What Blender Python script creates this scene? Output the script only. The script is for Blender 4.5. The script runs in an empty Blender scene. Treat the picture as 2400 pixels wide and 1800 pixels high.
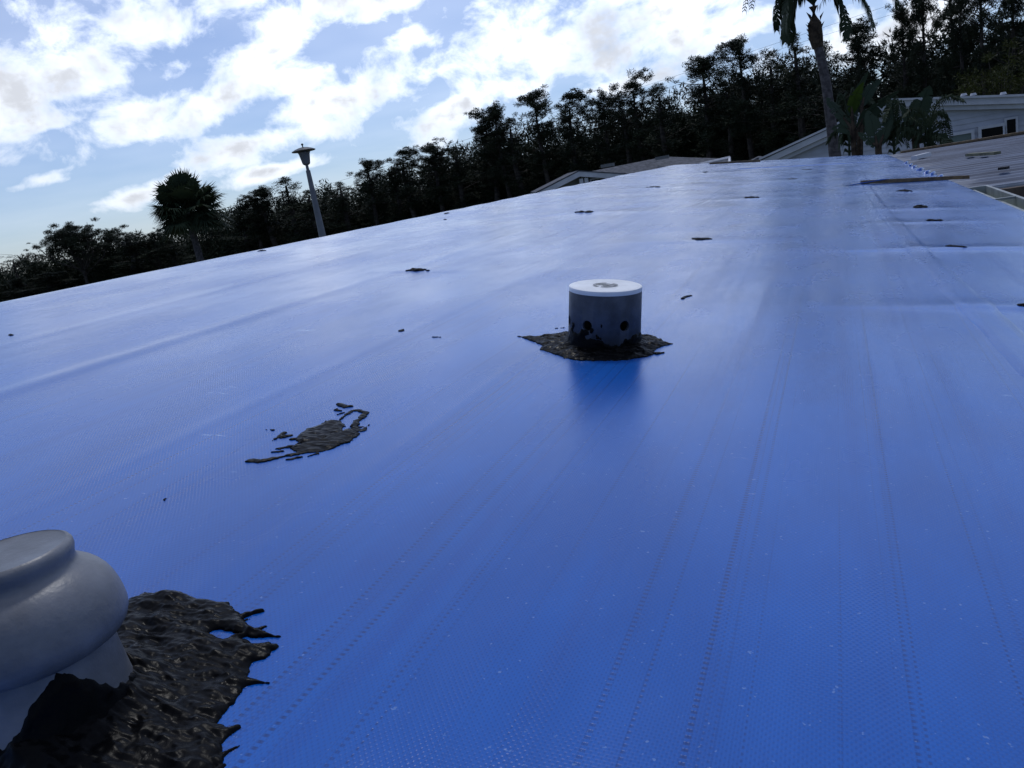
import bpy, bmesh, math, random
import numpy as np
from mathutils import Vector, Matrix
R = math.radians
SC = bpy.context.scene
COL = SC.collection
ZC = 3.9                                            # eye height above the ground

# ------------------------------------------------------------------ camera
M = np.array([[0.91954446, 0.06911624, 0.38686034],
              [0.35480338, 0.27726357, -0.89288268],
              [-0.16897497, 0.95830468, 0.2304335]])
cam_d = bpy.data.cameras.new('camera')
cam = bpy.data.objects.new('camera', cam_d)
COL.objects.link(cam)
cam_d.sensor_width = 36.0
cam_d.lens = 28.5
cam_d.clip_start = 0.02
cam_d.clip_end = 4000
cam.matrix_world = Matrix([list(M[i]) + [[0, 0, ZC][i]] for i in range(3)] + [[0, 0, 0, 1]])
SC.camera = cam
SC.view_settings.view_transform = 'Standard'
SC.view_settings.look = 'None'
SC.view_settings.gamma = 1
SC.view_settings.exposure = 0.0
SC.cycles.max_bounces = 5
SC.cycles.diffuse_bounces = 2
SC.cycles.glossy_bounces = 2
SC.cycles.transmission_bounces = 2

F_PX = 1900.0
def ray(px, py):
    return M @ np.array([px - 1200.0, 900.0 - py, -F_PX])
def at(px, py, D):
    """point seen in direction (px,py) at horizontal distance D"""
    r = ray(px, py)
    return Vector(r * (D / math.hypot(r[0], r[1]))) + Vector((0, 0, ZC))
def horizon_y(px):
    return 310 - 0.1763 * (px - 1955)
ROOF_H, ROOF_S = 0.40, 0.12                         # eye above the roof plane, roof pitch
RIDGE_X, EAVE_X, ROOF_Y0, ROOF_Y1 = -2.72, 0.80, -3.2, 15.2
def hit(px, py):
    r = ray(px, py)
    t = -ROOF_H / (r[2] + r[0] * ROOF_S)
    return float(r[0] * t), float(r[1] * t)

# ------------------------------------------------------------------ sun and sky
SUN_EL, SUN_AZ = R(64), R(-16)                      # azimuth measured from +Y towards +X
sdir = Vector((math.sin(SUN_AZ) * math.cos(SUN_EL), math.cos(SUN_AZ) * math.cos(SUN_EL), math.sin(SUN_EL)))
sun_d = bpy.data.lights.new('sun', 'SUN')
sun_d.energy = 1.0
sun_d.angle = R(9)
sun_d.color = (1.0, 0.985, 0.96)
sun = bpy.data.objects.new('sun', sun_d)
COL.objects.link(sun)
sun.location = (0, 0, 60)
sun.rotation_euler = sdir.to_track_quat('Z', 'Y').to_euler()

class NT:
    def __init__(s, tree):
        s.t = tree; s.n = tree.nodes; s.l = tree.links
    def new(s, kind, **kw):
        nd = s.n.new(kind)
        for k, v in kw.items(): setattr(nd, k, v)
        return nd
    def put(s, inp, v):
        if isinstance(v, bpy.types.NodeSocket): s.l.new(v, inp)
        else: inp.default_value = v
    def math(s, op, a, b=None, c=None, clamp=False):
        nd = s.new('ShaderNodeMath', operation=op, use_clamp=clamp)
        s.put(nd.inputs[0], a)
        if b is not None: s.put(nd.inputs[1], b)
        if c is not None: s.put(nd.inputs[2], c)
        return nd.outputs[0]
    def vmath(s, op, a, b=None):
        nd = s.new('ShaderNodeVectorMath', operation=op)
        s.put(nd.inputs[0], a)
        if b is not None: s.put(nd.inputs[1], b)
        return nd.outputs['Value'] if op in ('LENGTH', 'DOT_PRODUCT') else nd.outputs[0]
    def smooth(s, v, a, b, lo=0.0, hi=1.0):
        nd = s.new('ShaderNodeMapRange', interpolation_type='SMOOTHSTEP')
        s.put(nd.inputs[0], v); s.put(nd.inputs[1], a); s.put(nd.inputs[2], b)
        s.put(nd.inputs[3], lo); s.put(nd.inputs[4], hi)
        return nd.outputs[0]
    def noise(s, vec, scale, detail=4, rough=0.55, dist=0.0):
        nd = s.new('ShaderNodeTexNoise')
        s.put(nd.inputs['Vector'], vec); s.put(nd.inputs['Scale'], scale)
        s.put(nd.inputs['Detail'], detail); s.put(nd.inputs['Roughness'], rough); s.put(nd.inputs['Distortion'], dist)
        return nd
    def mapping(s, vec, loc=(0, 0, 0), rot=(0, 0, 0), scale=(1, 1, 1), kind='POINT'):
        nd = s.new('ShaderNodeMapping', vector_type=kind)
        s.put(nd.inputs[0], vec); s.put(nd.inputs[1], loc); s.put(nd.inputs[2], rot); s.put(nd.inputs[3], scale)
        return nd.outputs[0]
    def mix(s, fac, a, b, mode='MIX'):
        nd = s.new('ShaderNodeMix', data_type='RGBA', blend_type=mode)
        s.put(nd.inputs[0], fac); s.put(nd.inputs[6], a); s.put(nd.inputs[7], b)
        return nd.outputs[2]

world = bpy.data.worlds.new('World')
SC.world = world
world.use_nodes = True
SKY_K, CLOUD_OFF = 0.085, 0.11
SKY_TINT = (0.74, 0.86, 1.16)
# cloud bodies as the sky shows them: (end a, end b, half width), seen positions turned into places on the cloud layer
CLOUDS = [((-60, 330), (330, -40), 150), ((10, 330), (130, 250), 48), ((60, 440), (140, 400), 26),
          ((180, 360), (440, 215), 105), ((400, 300), (690, 150), 70), ((480, 180), (700, 60), 78), ((700, 60), (930, -60), 75), ((290, 130), (500, 0), 85),
          ((500, 365), (720, 290), 50), ((660, 330), (1050, 110), 85), ((930, 110), (1020, 70), 30), ((300, 480), (440, 400), 38),
          ((980, 340), (1330, 90), 75), ((1180, 200), (1480, -60), 150), ((1360, 190), (1640, 30), 80),
          ((1420, 210), (1540, 165), 32), ((1590, 150), (1790, 30), 42), ((1500, 60), (1720, -60), 80), ((600, 420), (720, 380), 26),
          ((1900, 160), (2300, -30), 90)]
def build_sky():
    w = NT(world.node_tree)
    w.n.clear()
    out = w.new('ShaderNodeOutputWorld'); bg = w.new('ShaderNodeBackground')
    w.l.new(bg.outputs[0], out.inputs[0])
    sky = w.new('ShaderNodeTexSky', sky_type='NISHITA')
    sky.sun_disc = False
    sky.sun_elevation = SUN_EL
    sky.sun_rotation = SUN_AZ
    sky.air_density = 1.0; sky.dust_density = 0.1; sky.ozone_density = 3.0
    tc = w.new('ShaderNodeTexCoord').outputs['Generated']
    sep = w.new('ShaderNodeSeparateXYZ'); w.l.new(tc, sep.inputs[0])
    zz = w.math('ADD', w.math('MAXIMUM', sep.outputs[2], 0.0), CLOUD_OFF)
    comb = w.new('ShaderNodeCombineXYZ')
    w.l.new(w.math('DIVIDE', sep.outputs[0], zz), comb.inputs[0])
    w.l.new(w.math('DIVIDE', sep.outputs[1], zz), comb.inputs[1])
    p0 = comb.outputs[0]
    def plane(px, py):
        r = ray(px, py); r = r / np.linalg.norm(r); z = max(r[2], 0) + CLOUD_OFF
        return np.array([r[0] / z, r[1] / z])
    wn = w.noise(p0, 1.9, 2, 0.6)
    warp = w.vmath('MULTIPLY', w.vmath('SUBTRACT', wn.outputs['Color'], (0.5, 0.5, 0.5)), (0.4, 0.4, 0.0))
    p = w.vmath('ADD', p0, warp)
    field = None
    for (a, b, hw) in CLOUDS:
        A, B = plane(*a), plane(*b)
        c = (A + B) / 2
        d = (B - A); L = np.linalg.norm(d); d = d / L
        q = plane((a[0] + b[0]) / 2 + hw * 0.45, (a[1] + b[1]) / 2 + hw * 0.9) - plane((a[0] + b[0]) / 2 - hw * 0.45, (a[1] + b[1]) / 2 - hw * 0.9)
        wd = abs(q[0] * -d[1] + q[1] * d[0]) / 2
        m = w.mapping(p, (float(c[0]), float(c[1]), 0), (0, 0, math.atan2(d[1], d[0])), (float((L / 2 + wd * 0.8) * .92), float(max(wd * .92, 0.05)), 1), 'TEXTURE')
        f = w.math('SUBTRACT', 1.0, w.vmath('LENGTH', m))
        field = f if field is None else w.math('SMOOTH_MAX', field, f, 0.25)
    field = w.math('MAXIMUM', field, -1.0)
    # unseen cloud outside the view, kept sparse to cut light and reflection on the roof
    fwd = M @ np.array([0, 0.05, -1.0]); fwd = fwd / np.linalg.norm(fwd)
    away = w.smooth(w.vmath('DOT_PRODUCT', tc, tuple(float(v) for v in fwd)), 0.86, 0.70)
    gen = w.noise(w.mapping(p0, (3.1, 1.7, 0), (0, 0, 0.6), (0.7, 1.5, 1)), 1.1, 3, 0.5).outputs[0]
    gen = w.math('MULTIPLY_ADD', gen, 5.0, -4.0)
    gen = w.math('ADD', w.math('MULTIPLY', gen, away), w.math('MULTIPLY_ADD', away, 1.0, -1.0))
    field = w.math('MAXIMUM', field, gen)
    fine = w.noise(w.mapping(tc, scale=(1.0, 1.0, 1.35)), 15.0, 8, 0.60, 0.25).outputs[0]
    F = w.math('ADD', field, w.math('MULTIPLY_ADD', fine, 4.0, -2.18))
    mask = w.smooth(F, -0.60, 0.95)
    big = w.noise(tc, 7.0, 5, 0.6).outputs[0]
    thick = w.smooth(w.math('ADD', F, w.math('MULTIPLY_ADD', big, 4.0, -2.1)), 0.10, 1.25)
    # thin veil between the clouds
    veil = w.math('MULTIPLY', w.noise(p0, 0.9, 3, 0.6).outputs[0], 0.35)
    mask = w.math('MAXIMUM', mask, veil, clamp=True)
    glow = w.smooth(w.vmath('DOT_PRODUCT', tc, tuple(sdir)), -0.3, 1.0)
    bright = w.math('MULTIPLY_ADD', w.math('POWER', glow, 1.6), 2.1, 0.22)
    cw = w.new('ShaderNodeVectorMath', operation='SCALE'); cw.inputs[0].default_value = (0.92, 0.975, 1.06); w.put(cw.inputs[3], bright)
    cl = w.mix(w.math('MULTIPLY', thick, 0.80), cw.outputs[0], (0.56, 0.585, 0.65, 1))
    skyc = w.new('ShaderNodeVectorMath', operation='MULTIPLY'); w.l.new(sky.outputs[0], skyc.inputs[0]); skyc.inputs[1].default_value = tuple(SKY_K * t for t in SKY_TINT)
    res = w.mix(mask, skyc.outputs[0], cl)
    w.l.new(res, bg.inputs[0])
    bg.inputs[1].default_value = 1.0
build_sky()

# ------------------------------------------------------------------ helpers
RNG = np.random.default_rng(7)
def hash2(ix, iy, seed):
    h = (ix.astype(np.int64) * 374761393 + iy.astype(np.int64) * 668265263 + seed * 1442695041) & 0xffffffff
    h = ((h ^ (h >> 13)) * 1274126177) & 0xffffffff
    return ((h ^ (h >> 16)) & 0xffff) / 65535.0
def vnoise(x, y, seed=0):
    ix = np.floor(x); iy = np.floor(y); fx = x - ix; fy = y - iy
    fx = fx * fx * (3 - 2 * fx); fy = fy * fy * (3 - 2 * fy)
    a = hash2(ix, iy, seed); b = hash2(ix + 1, iy, seed); c = hash2(ix, iy + 1, seed); d = hash2(ix + 1, iy + 1, seed)
    return (a * (1 - fx) + b * fx) * (1 - fy) + (c * (1 - fx) + d * fx) * fy - 0.5
def fbm(x, y, seed=0, octs=4, gain=0.5):
    s = 0; a = 1.0
    for o in range(octs):
        s = s + a * vnoise(x * 2 ** o, y * 2 ** o, seed + o * 17); a *= gain
    return s

MATS = {}
def mat(name, color, rough=0.6, var=0.15, scale=6.0, bump=0.0, bscale=40.0, metallic=0.0, spec=0.5, col2=None, coord='Object'):
    if name in MATS: return MATS[name]
    m = bpy.data.materials.new(name); m.use_nodes = True
    g = NT(m.node_tree); b = g.n['Principled BSDF']
    tc = g.new('ShaderNodeTexCoord').outputs[coord]
    n = g.noise(tc, scale, 6, 0.6).outputs[0]
    c2 = col2 if col2 else tuple(max(0, c * (1 - var * 2.2)) for c in color)
    c1 = color if col2 else tuple(min(1, c * (1 + var)) for c in color)
    g.l.new(g.mix(g.smooth(n, 0.32, 0.68), (*c2, 1), (*c1, 1)), b.inputs['Base Color'])
    g.l.new(g.smooth(n, 0.2, 0.8, min(1, rough * 1.15), rough * 0.85), b.inputs['Roughness'])
    b.inputs['Metallic'].default_value = metallic
    b.inputs['Specular IOR Level'].default_value = spec
    if bump > 0:
        bn = g.noise(tc, bscale, 5, 0.6).outputs[0]
        bp = g.new('ShaderNodeBump'); bp.inputs['Strength'].default_value = 1.0; bp.inputs['Distance'].default_value = bump
        g.l.new(bn, bp.inputs['Height']); g.l.new(bp.outputs[0], b.inputs['Normal'])
    MATS[name] = m
    return m

def tag(o, label=None, cat=None, group=None, kind=None):
    if label: o['label'] = label
    if cat: o['category'] = cat
    if group: o['group'] = group
    if kind: o['kind'] = kind
    return o
def empty(name, loc=(0, 0, 0), rz=0.0):
    o = bpy.data.objects.new(name, None); COL.objects.link(o); o.location = loc; o.rotation_euler[2] = rz
    o.empty_display_size = 0.2
    return o
def obj_np(name, verts, faces, m, parent=None, smooth=False, loc=(0, 0, 0)):
    """verts (n,3); faces (k,3) or (k,4) array, or a list of lists"""
    me = bpy.data.meshes.new(name)
    if isinstance(faces, np.ndarray):
        v = np.asarray(verts, dtype=np.float32); k, c = faces.shape
        me.vertices.add(len(v)); me.vertices.foreach_set('co', v.ravel())
        me.loops.add(k * c); me.loops.foreach_set('vertex_index', faces.astype(np.int32).ravel())
        me.polygons.add(k)
        me.polygons.foreach_set('loop_start', np.arange(0, k * c, c, dtype=np.int32))
        me.polygons.foreach_set('loop_total', np.full(k, c, dtype=np.int32))
        me.update(calc_edges=True); me.validate()
    else:
        me.from_pydata([tuple(map(float, p)) for p in verts], [], [list(f) for f in faces]); me.update()
    if smooth: me.polygons.foreach_set('use_smooth', [True] * len(me.polygons))
    me.materials.append(m)
    o = bpy.data.objects.new(name, me); COL.objects.link(o); o.location = loc
    if parent: o.parent = parent
    return o
class MB:
    def __init__(s): s.v = []; s.f = []
    def add(s, v, f):
        o = len(s.v); s.v += [tuple(map(float, p)) for p in v]; s.f += [[i + o for i in q] for q in f]; return s
    def box(s, a, b):
        (x0, y0, z0), (x1, y1, z1) = a, b
        return s.add([(x0, y0, z0), (x1, y0, z0), (x1, y1, z0), (x0, y1, z0), (x0, y0, z1), (x1, y0, z1), (x1, y1, z1), (x0, y1, z1)],
                     [(0, 3, 2, 1), (4, 5, 6, 7), (0, 1, 5, 4), (1, 2, 6, 5), (2, 3, 7, 6), (3, 0, 4, 7)])
    def prism(s, poly, ext):
        """poly: list of 3-d points; ext: extrusion vector"""
        n = len(poly); e = Vector(ext)
        v = [Vector(p) for p in poly] + [Vector(p) + e for p in poly]
        return s.add(v, [list(range(n))[::-1], list(range(n, 2 * n))] + [[i, (i + 1) % n, (i + 1) % n + n, i + n] for i in range(n)])
    def tube(s, pts, rad, n=8, cap=True):
        pts = [Vector(p) for p in pts]; rr = rad if hasattr(rad, '__len__') else [rad] * len(pts)
        vs = []; fs = []
        for i, p in enumerate(pts):
            t = (pts[min(i + 1, len(pts) - 1)] - pts[max(i - 1, 0)]).normalized()
            a = t.cross(Vector((0, 0, 1)));
            if a.length < 1e-3: a = t.cross(Vector((0, 1, 0)))
            a.normalize(); b = t.cross(a)
            for k in range(n):
                an = 2 * math.pi * k / n
                vs.append(p + (a * math.cos(an) + b * math.sin(an)) * rr[i])
        for i in range(len(pts) - 1):
            for k in range(n):
                fs.append([i * n + k, i * n + (k + 1) % n, (i + 1) * n + (k + 1) % n, (i + 1) * n + k])
        if cap: fs.append(list(range(n))); fs.append([(len(pts) - 1) * n + k for k in range(n)][::-1])
        return s.add(vs, fs)
    def lathe(s, prof, n=64, base=(0, 0, 0)):
        vs = []; fs = []; bx, by, bz = base
        for (r, z) in prof:
            for k in range(n):
                an = 2 * math.pi * k / n
                vs.append((bx + max(r, 1e-5) * math.cos(an), by + max(r, 1e-5) * math.sin(an), bz + z))
        for i in range(len(prof) - 1):
            for k in range(n):
                fs.append([i * n + k, i * n + (k + 1) % n, (i + 1) * n + (k + 1) % n, (i + 1) * n + k])
        return s.add(vs, fs)
    def build(s, name, m, parent=None, smooth=False, loc=(0, 0, 0)):
        o = obj_np(name, s.v, s.f, m, parent, smooth, loc)
        if smooth:
            try: o.data.set_sharp_from_angle(angle=R(38))
            except Exception: pass
        return o
def fix_normals(o):
    bm = bmesh.new(); bm.from_mesh(o.data); bmesh.ops.recalc_face_normals(bm, faces=bm.faces); bm.to_mesh(o.data); bm.free()
def copy_tree(o, parent=None):
    c = o.copy(); COL.objects.link(c)
    if parent: c.parent = parent
    for ch in o.children: copy_tree(ch, c)
    return c

# ------------------------------------------------------------------ materials
def membrane_material():
    m = bpy.data.materials.new('blue_woven_membrane'); m.use_nodes = True
    g = NT(m.node_tree); b = g.n['Principled BSDF']
    tc = g.new('ShaderNodeTexCoord').outputs['Object']
    sep = g.new('ShaderNodeSeparateXYZ'); g.l.new(tc, sep.inputs[0])
    # yarns wander a little
    wv = g.noise(tc, 3.0, 1).outputs[0]
    x = g.math('ADD', sep.outputs[0], g.math('MULTIPLY', wv, 0.02))
    y = g.math('ADD', sep.outputs[1], g.math('MULTIPLY', g.noise(tc, 2.1, 1).outputs[0], 0.02))
    K = 2 * math.pi / 0.0054
    sx = g.math('SINE', g.math('MULTIPLY', x, K)); sy = g.math('SINE', g.math('MULTIPLY', y, K * 0.8))
    basket = g.math('MULTIPLY', sx, sy)
    K2 = 2 * math.pi / 0.0027
    fine = g.math('ADD', g.math('SINE', g.math('MULTIPLY', x, K2)), g.math('SINE', g.math('MULTIPLY', y, K2 * 0.8)))
    # length-wise bands in which the weave stands out
    band = g.noise(g.mapping(tc, scale=(26, 0.55, 1)), 1.0, 2, 0.6).outputs[0]
    bandm = g.smooth(band, 0.45, 0.66, 0.25, 1.0)
    patch = g.noise(tc, 1.7, 1).outputs[0]
    bandm = g.math('MULTIPLY', bandm, g.smooth(patch, 0.30, 0.62, 0.45, 1.25))
    weave = g.math('ADD', g.math('MULTIPLY', basket, bandm), g.math('MULTIPLY', fine, 0.30))
    crease = g.noise(g.mapping(tc, scale=(60, 1.0, 1)), 1.0, 1, 0.5).outputs[0]
    crease = g.smooth(crease, 0.60, 0.72)
    rough_n = g.noise(g.mapping(tc, scale=(5, 2.2, 4)), 1.0, 4, 0.6).outputs[0]
    # scuffs
    sc = g.noise(g.mapping(tc, rot=(0, 0, 0.4), scale=(9, 30, 1)), 1.0, 8, 0.7).outputs[0]
    sc2 = g.noise(tc, 5.0, 3).outputs[0]
    scuff = g.math('MULTIPLY', g.smooth(sc, 0.64, 0.70), g.smooth(sc2, 0.53, 0.60))
    dirt = g.noise(g.mapping(tc, scale=(3.0, 1.0, 1)), 2.0, 8, 0.65).outputs[0]
    blue = g.mix(g.smooth(dirt, 0.3, 0.7), (0.0003, 0.080, 0.37, 1), (0.0005, 0.108, 0.47, 1))
    blue = g.mix(g.math('MULTIPLY', g.smooth(band, 0.5, 0.75), 0.25), blue, (0.003, 0.05, 0.30, 1))
    blue = g.mix(g.math('MULTIPLY', scuff, 0.7), blue, (0.35, 0.50, 0.75, 1))
    # yarn gaps and pulled yarns: thin dashes running the length of the sheet
    pull = g.noise(g.mapping(tc, (3, 0, 0), scale=(125, 0.22, 1)), 1.0, 3, 0.6).outputs[0]
    pullm = g.smooth(pull, 0.57, 0.70)
    dash = g.math('MULTIPLY', pullm, g.smooth(sy, -0.3, 0.5))
    blue = g.mix(g.math('MULTIPLY', dash, 0.66), blue, (0.0005, 0.022, 0.13, 1))
    gap = g.smooth(basket, -0.2, -0.95)
    blue = g.mix(g.math('MULTIPLY', gap, 0.30), blue, (0.0005, 0.03, 0.17, 1))
    speck = g.smooth(g.noise(tc, 160, 2, 0.5).outputs[0], 0.70, 0.76)
    blue = g.mix(g.math('MULTIPLY', speck, 0.35), blue, (0.25, 0.38, 0.62, 1))
    g.l.new(blue, b.inputs['Base Color'])
    g.l.new(g.smooth(rough_n, 0.25, 0.75, 0.30, 0.21), b.inputs['Roughness'])
    b.inputs['Specular IOR Level'].default_value = 0.10
    b.inputs['Coat Weight'].default_value = 1.0       # smooth film laminated over the weave
    b.inputs['Coat IOR'].default_value = 1.38
    g.l.new(g.smooth(g.noise(g.mapping(tc, scale=(2.6, 1.1, 1)), 1.3, 5, 0.62).outputs[0], 0.34, 0.66, 0.16, 0.27), b.inputs['Coat Roughness'])
    b.inputs['Sheen Weight'].default_value = 0.04      # sheen added to whiten the far sheet at grazing view
    b.inputs['Sheen Roughness'].default_value = 0.35
    b.inputs['Sheen Tint'].default_value = (0.80, 0.90, 1.0, 1)
    bp1 = g.new('ShaderNodeBump'); bp1.inputs['Strength'].default_value = 1.0; bp1.inputs['Distance'].default_value = 0.00012
    g.l.new(weave, bp1.inputs['Height'])
    bp2 = g.new('ShaderNodeBump'); bp2.inputs['Strength'].default_value = 1.0; bp2.inputs['Distance'].default_value = 0.0010
    g.l.new(g.math('ADD', g.math('SUBTRACT', g.math('MULTIPLY', crease, 0.12), g.math('MULTIPLY', dash, 0.10)), g.math('MULTIPLY', rough_n, 0.12)), bp2.inputs['Height'])
    g.l.new(bp1.outputs[0], bp2.inputs['Normal'])
    g.l.new(bp2.outputs[0], b.inputs['Normal'])
    bp3 = g.new('ShaderNodeBump'); bp3.inputs['Strength'].default_value = 1.0; bp3.inputs['Distance'].default_value = 0.00006
    g.l.new(weave, bp3.inputs['Height']); g.l.new(bp3.outputs[0], b.inputs['Coat Normal'])
    return m
M_BLUE = membrane_material()
def tar_material(name='black_roof_cement', spec=0.06):
    m = bpy.data.materials.new(name); m.use_nodes = True
    g = NT(m.node_tree); b = g.n['Principled BSDF']
    tc = g.new('ShaderNodeTexCoord').outputs['Object']
    n = g.noise(tc, 55, 6, 0.6).outputs[0]
    g.l.new(g.mix(n, (0.0022, 0.0022, 0.0026, 1), (0.0045, 0.0045, 0.0052, 1)), b.inputs['Base Color'])
    g.l.new(g.smooth(n, 0.3, 0.7, 0.24, 0.42), b.inputs['Roughness'])
    b.inputs['Specular IOR Level'].default_value = spec
    v = g.new('ShaderNodeTexVoronoi', feature='SMOOTH_F1'); g.l.new(g.mapping(g.vmath('ADD', tc, g.vmath('MULTIPLY', g.noise(tc, 30, 3).outputs['Color'], (0.02, 0.02, 0.02))), scale=(1.0, 1.5, 1)), v.inputs['Vector']); v.inputs['Scale'].default_value = 52
    bp = g.new('ShaderNodeBump'); bp.inputs['Strength'].default_value = 1.0; bp.inputs['Distance'].default_value = 0.0022
    g.l.new(g.math('ADD', v.outputs['Distance'], g.math('MULTIPLY', g.noise(tc, 130, 3).outputs[0], 0.25)), bp.inputs['Height'])
    g.l.new(bp.outputs[0], b.inputs['Normal'])
    return m
M_TAR = tar_material()
M_TARDULL = tar_material('dull_black_roof_cement', 0.02)
M_PLASTIC = mat('weathered_grey_plastic', (0.16, 0.165, 0.18), 0.42, 0.20, 9, 0.0005, 160)
M_CAPSIDE = mat('dull_slate_plastic', (0.066, 0.073, 0.094), 0.5, 0.18, 22, 0.0005, 260)
M_CAPTOP = mat('chalky_white_plastic', (0.86, 0.86, 0.85), 0.34, 0.06, 12, 0.0004, 120)
M_HOLE = mat('dark_pipe_inside', (0.006, 0.006, 0.007), 0.8, 0.1)
M_EMBLEM = mat('grey_worn_sticker', (0.28, 0.29, 0.30), 0.6, 0.3, 60)
M_WHITE = mat('white_painted_trim', (0.55, 0.56, 0.59), 0.5, 0.06, 2.0)
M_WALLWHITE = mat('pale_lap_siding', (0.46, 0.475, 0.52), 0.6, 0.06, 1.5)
M_GREYWALL = mat('dark_grey_wall', (0.16, 0.165, 0.16), 0.7, 0.08, 1.5)  # walls are dark grey in themselves
M_SHINGLE = mat('grey_brown_shingle', (0.070, 0.075, 0.090), 0.85, 0.2, 5.0, 0.01, 30)
M_GLASS = mat('dark_window_glass', (0.004, 0.004, 0.005), 0.25, 0.1, 2.0, spec=0.12)
M_GREENPANE = mat('pale_green_blind', (0.13, 0.17, 0.15), 0.6, 0.06, 2.0)
M_WOOD = mat('weathered_lumber', (0.20, 0.13, 0.06), 0.7, 0.3, 18, 0.001, 60, col2=(0.09, 0.06, 0.035))
M_BEAM = mat('brown_edge_beam', (0.10, 0.07, 0.05), 0.7, 0.2, 8)
M_POLE = mat('grey_lamp_paint', (0.13, 0.14, 0.16), 0.5, 0.08, 5)
M_LAMPTOP = mat('bronze_lamp_shade', (0.035, 0.035, 0.03), 0.4, 0.1, 5)
M_BARK = mat('dark_pine_bark', (0.045, 0.035, 0.028), 0.9, 0.3, 5)
M_PALMBARK = mat('grey_palm_bark', (0.085, 0.075, 0.078), 0.85, 0.25, 9, 0.01, 30)
M_BOOT = mat('brown_palm_boots', (0.06, 0.04, 0.025), 0.9, 0.3, 9)
M_GRASS = mat('rough_grass', (0.05, 0.07, 0.03), 0.9, 0.3, 0.4, col2=(0.10, 0.09, 0.06))
M_GALV = mat('gutter_galvanised', (0.30, 0.32, 0.31), 0.5, 0.12, 8)
M_GUTGREEN = mat('mossy_gutter_liner', (0.20, 0.27, 0.14), 0.6, 0.25, 12)
def leaf_mat(name, c1, c2, trans=0.0):
    m = bpy.data.materials.new(name); m.use_nodes = True
    g = NT(m.node_tree); b = g.n['Principled BSDF']
    gi = g.new('ShaderNodeObjectInfo').outputs['Random']
    tc = g.new('ShaderNodeTexCoord').outputs['Object']
    n = g.noise(tc, 0.9, 3).outputs[0]
    f = g.math('ADD', g.math('MULTIPLY', gi, 0.35), g.smooth(n, 0.3, 0.7, 0.0, 0.65))
    g.l.new(g.mix(f, (*c1, 1), (*c2, 1)), b.inputs['Base Color'])
    b.inputs['Roughness'].default_value = 0.65
    b.inputs['Specular IOR Level'].default_value = 0.15
    if trans > 0:
        t = g.new('ShaderNodeBsdfTranslucent'); t.inputs[0].default_value = (*c2, 1)
        mx = g.new('ShaderNodeMixShader'); mx.inputs[0].default_value = trans
        g.l.new(b.outputs[0], mx.inputs[1]); g.l.new(t.outputs[0], mx.inputs[2])
        g.l.new(mx.outputs[0], g.n['Material Output'].inputs[0])
    return m
M_LEAF = leaf_mat('dark_needle_foliage', (0.012, 0.018, 0.010), (0.028, 0.036, 0.017))
M_LEAFY = leaf_mat('yellow_green_leaves', (0.018, 0.026, 0.005), (0.042, 0.048, 0.008), 0.12)
M_FROND = leaf_mat('palm_frond_green', (0.022, 0.035, 0.020), (0.045, 0.062, 0.032), 0.1)
M_PADDLE = leaf_mat('paddle_leaf_green', (0.026, 0.042, 0.028), (0.045, 0.066, 0.040), 0.08)
M_PADDLELIT = leaf_mat('sunlit_paddle_leaf_green', (0.035, 0.065, 0.010), (0.05, 0.085, 0.013), 0.18)  # lighter copy of the paddle green, sunlight put into the leaf colour

# ------------------------------------------------------------------ ground
gnd = MB().add([(-1500, -400, 0), (1500, -400, 0), (1500, 2500, 0), (-1500, 2500, 0)], [(0, 1, 2, 3)]).build('ground', M_GRASS)
tag(gnd, kind='structure')

# ------------------------------------------------------------------ the blue roof (height field shared by everything lying on it)
SMEARS = []      # (x, y, sx, sy, height): where the membrane is lifted by a fastener or fold
def bulge_px(px, py, sx, sy, h): x, y = hit(px, py); SMEARS.append((x, y, sx, sy, h))
for a in [(1637, 566, .32, .10, .010), (1373, 500, .40, .14, .012), (1766, 466, .35, .16, .012), (1853, 422, .35, .2, .012), (1530, 441, .5, .2, .014),
          (2158, 490, .30, .10, .012), (2187, 521, .26, .07, .012), (2240, 584, .34, .06, .016), (2120, 450, .3, .12, .012), (2395, 722, .3, .06, .012),
          (1652, 406, .6, .3, .015), (982, 636, .16, .07, .006), (1892, 399, .4, .2, .01), (1445, 412, .5, .5, .02), (1400, 455, .5, .3, .012)]:
    bulge_px(*a)
def roof_z(x, y):
    x = np.asarray(x, float); y = np.asarray(y, float)
    d = np.sqrt((x - RIDGE_X) ** 2 + 0.03 ** 2)
    z_r = ZC - ROOF_H - ROOF_S * RIDGE_X
    z = z_r - ROOF_S * d
    far = np.clip(y / 8.0, 0.15, 1.3)
    z = z + 0.004 * far * fbm(x * 1.1, y * 0.8, 3, 2) + 0.0022 * far * np.sin(2 * np.pi * (y + 0.06 * np.sin(x * 2)) / 0.61) * (0.4 + vnoise(x * 0.6, y * 0.5, 9))
    # length-wise creases
    for cx, hh, wd in ((-1.53, 0.006, 0.035), (-0.345, 0.0012, 0.010), (-0.19, 0.0010, 0.010), (0.05, 0.0014, 0.012), (-0.62, 0.001, 0.012), (-0.95, 0.0016, 0.018), (-2.0, 0.002, 0.03), (0.45, 0.002, 0.02)):
        xx = cx + 0.02 * np.sin(y * 0.7 + cx * 9) * np.clip(y, 0, 1)
        z = z + 0.5 * hh * np.exp(-((x - xx) / wd) ** 2) * (0.7 + 0.6 * vnoise(y * 0.8, y * 0 + cx * 7, 21))
    for (sx0, sy0, a, b, hh) in SMEARS:
        dy = y - sy0
        w = np.where(dy < 0, b * 0.55, b * 1.5)
        z = z + 0.42 * hh * np.exp(-((x - sx0) / a) ** 2 - (dy / w) ** 2)
    z = z - 0.05 * np.clip((x - (EAVE_X - 0.03)) / 0.03, 0, 1) ** 2
    return z
def rz(x, y): return float(roof_z(x, y))

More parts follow.
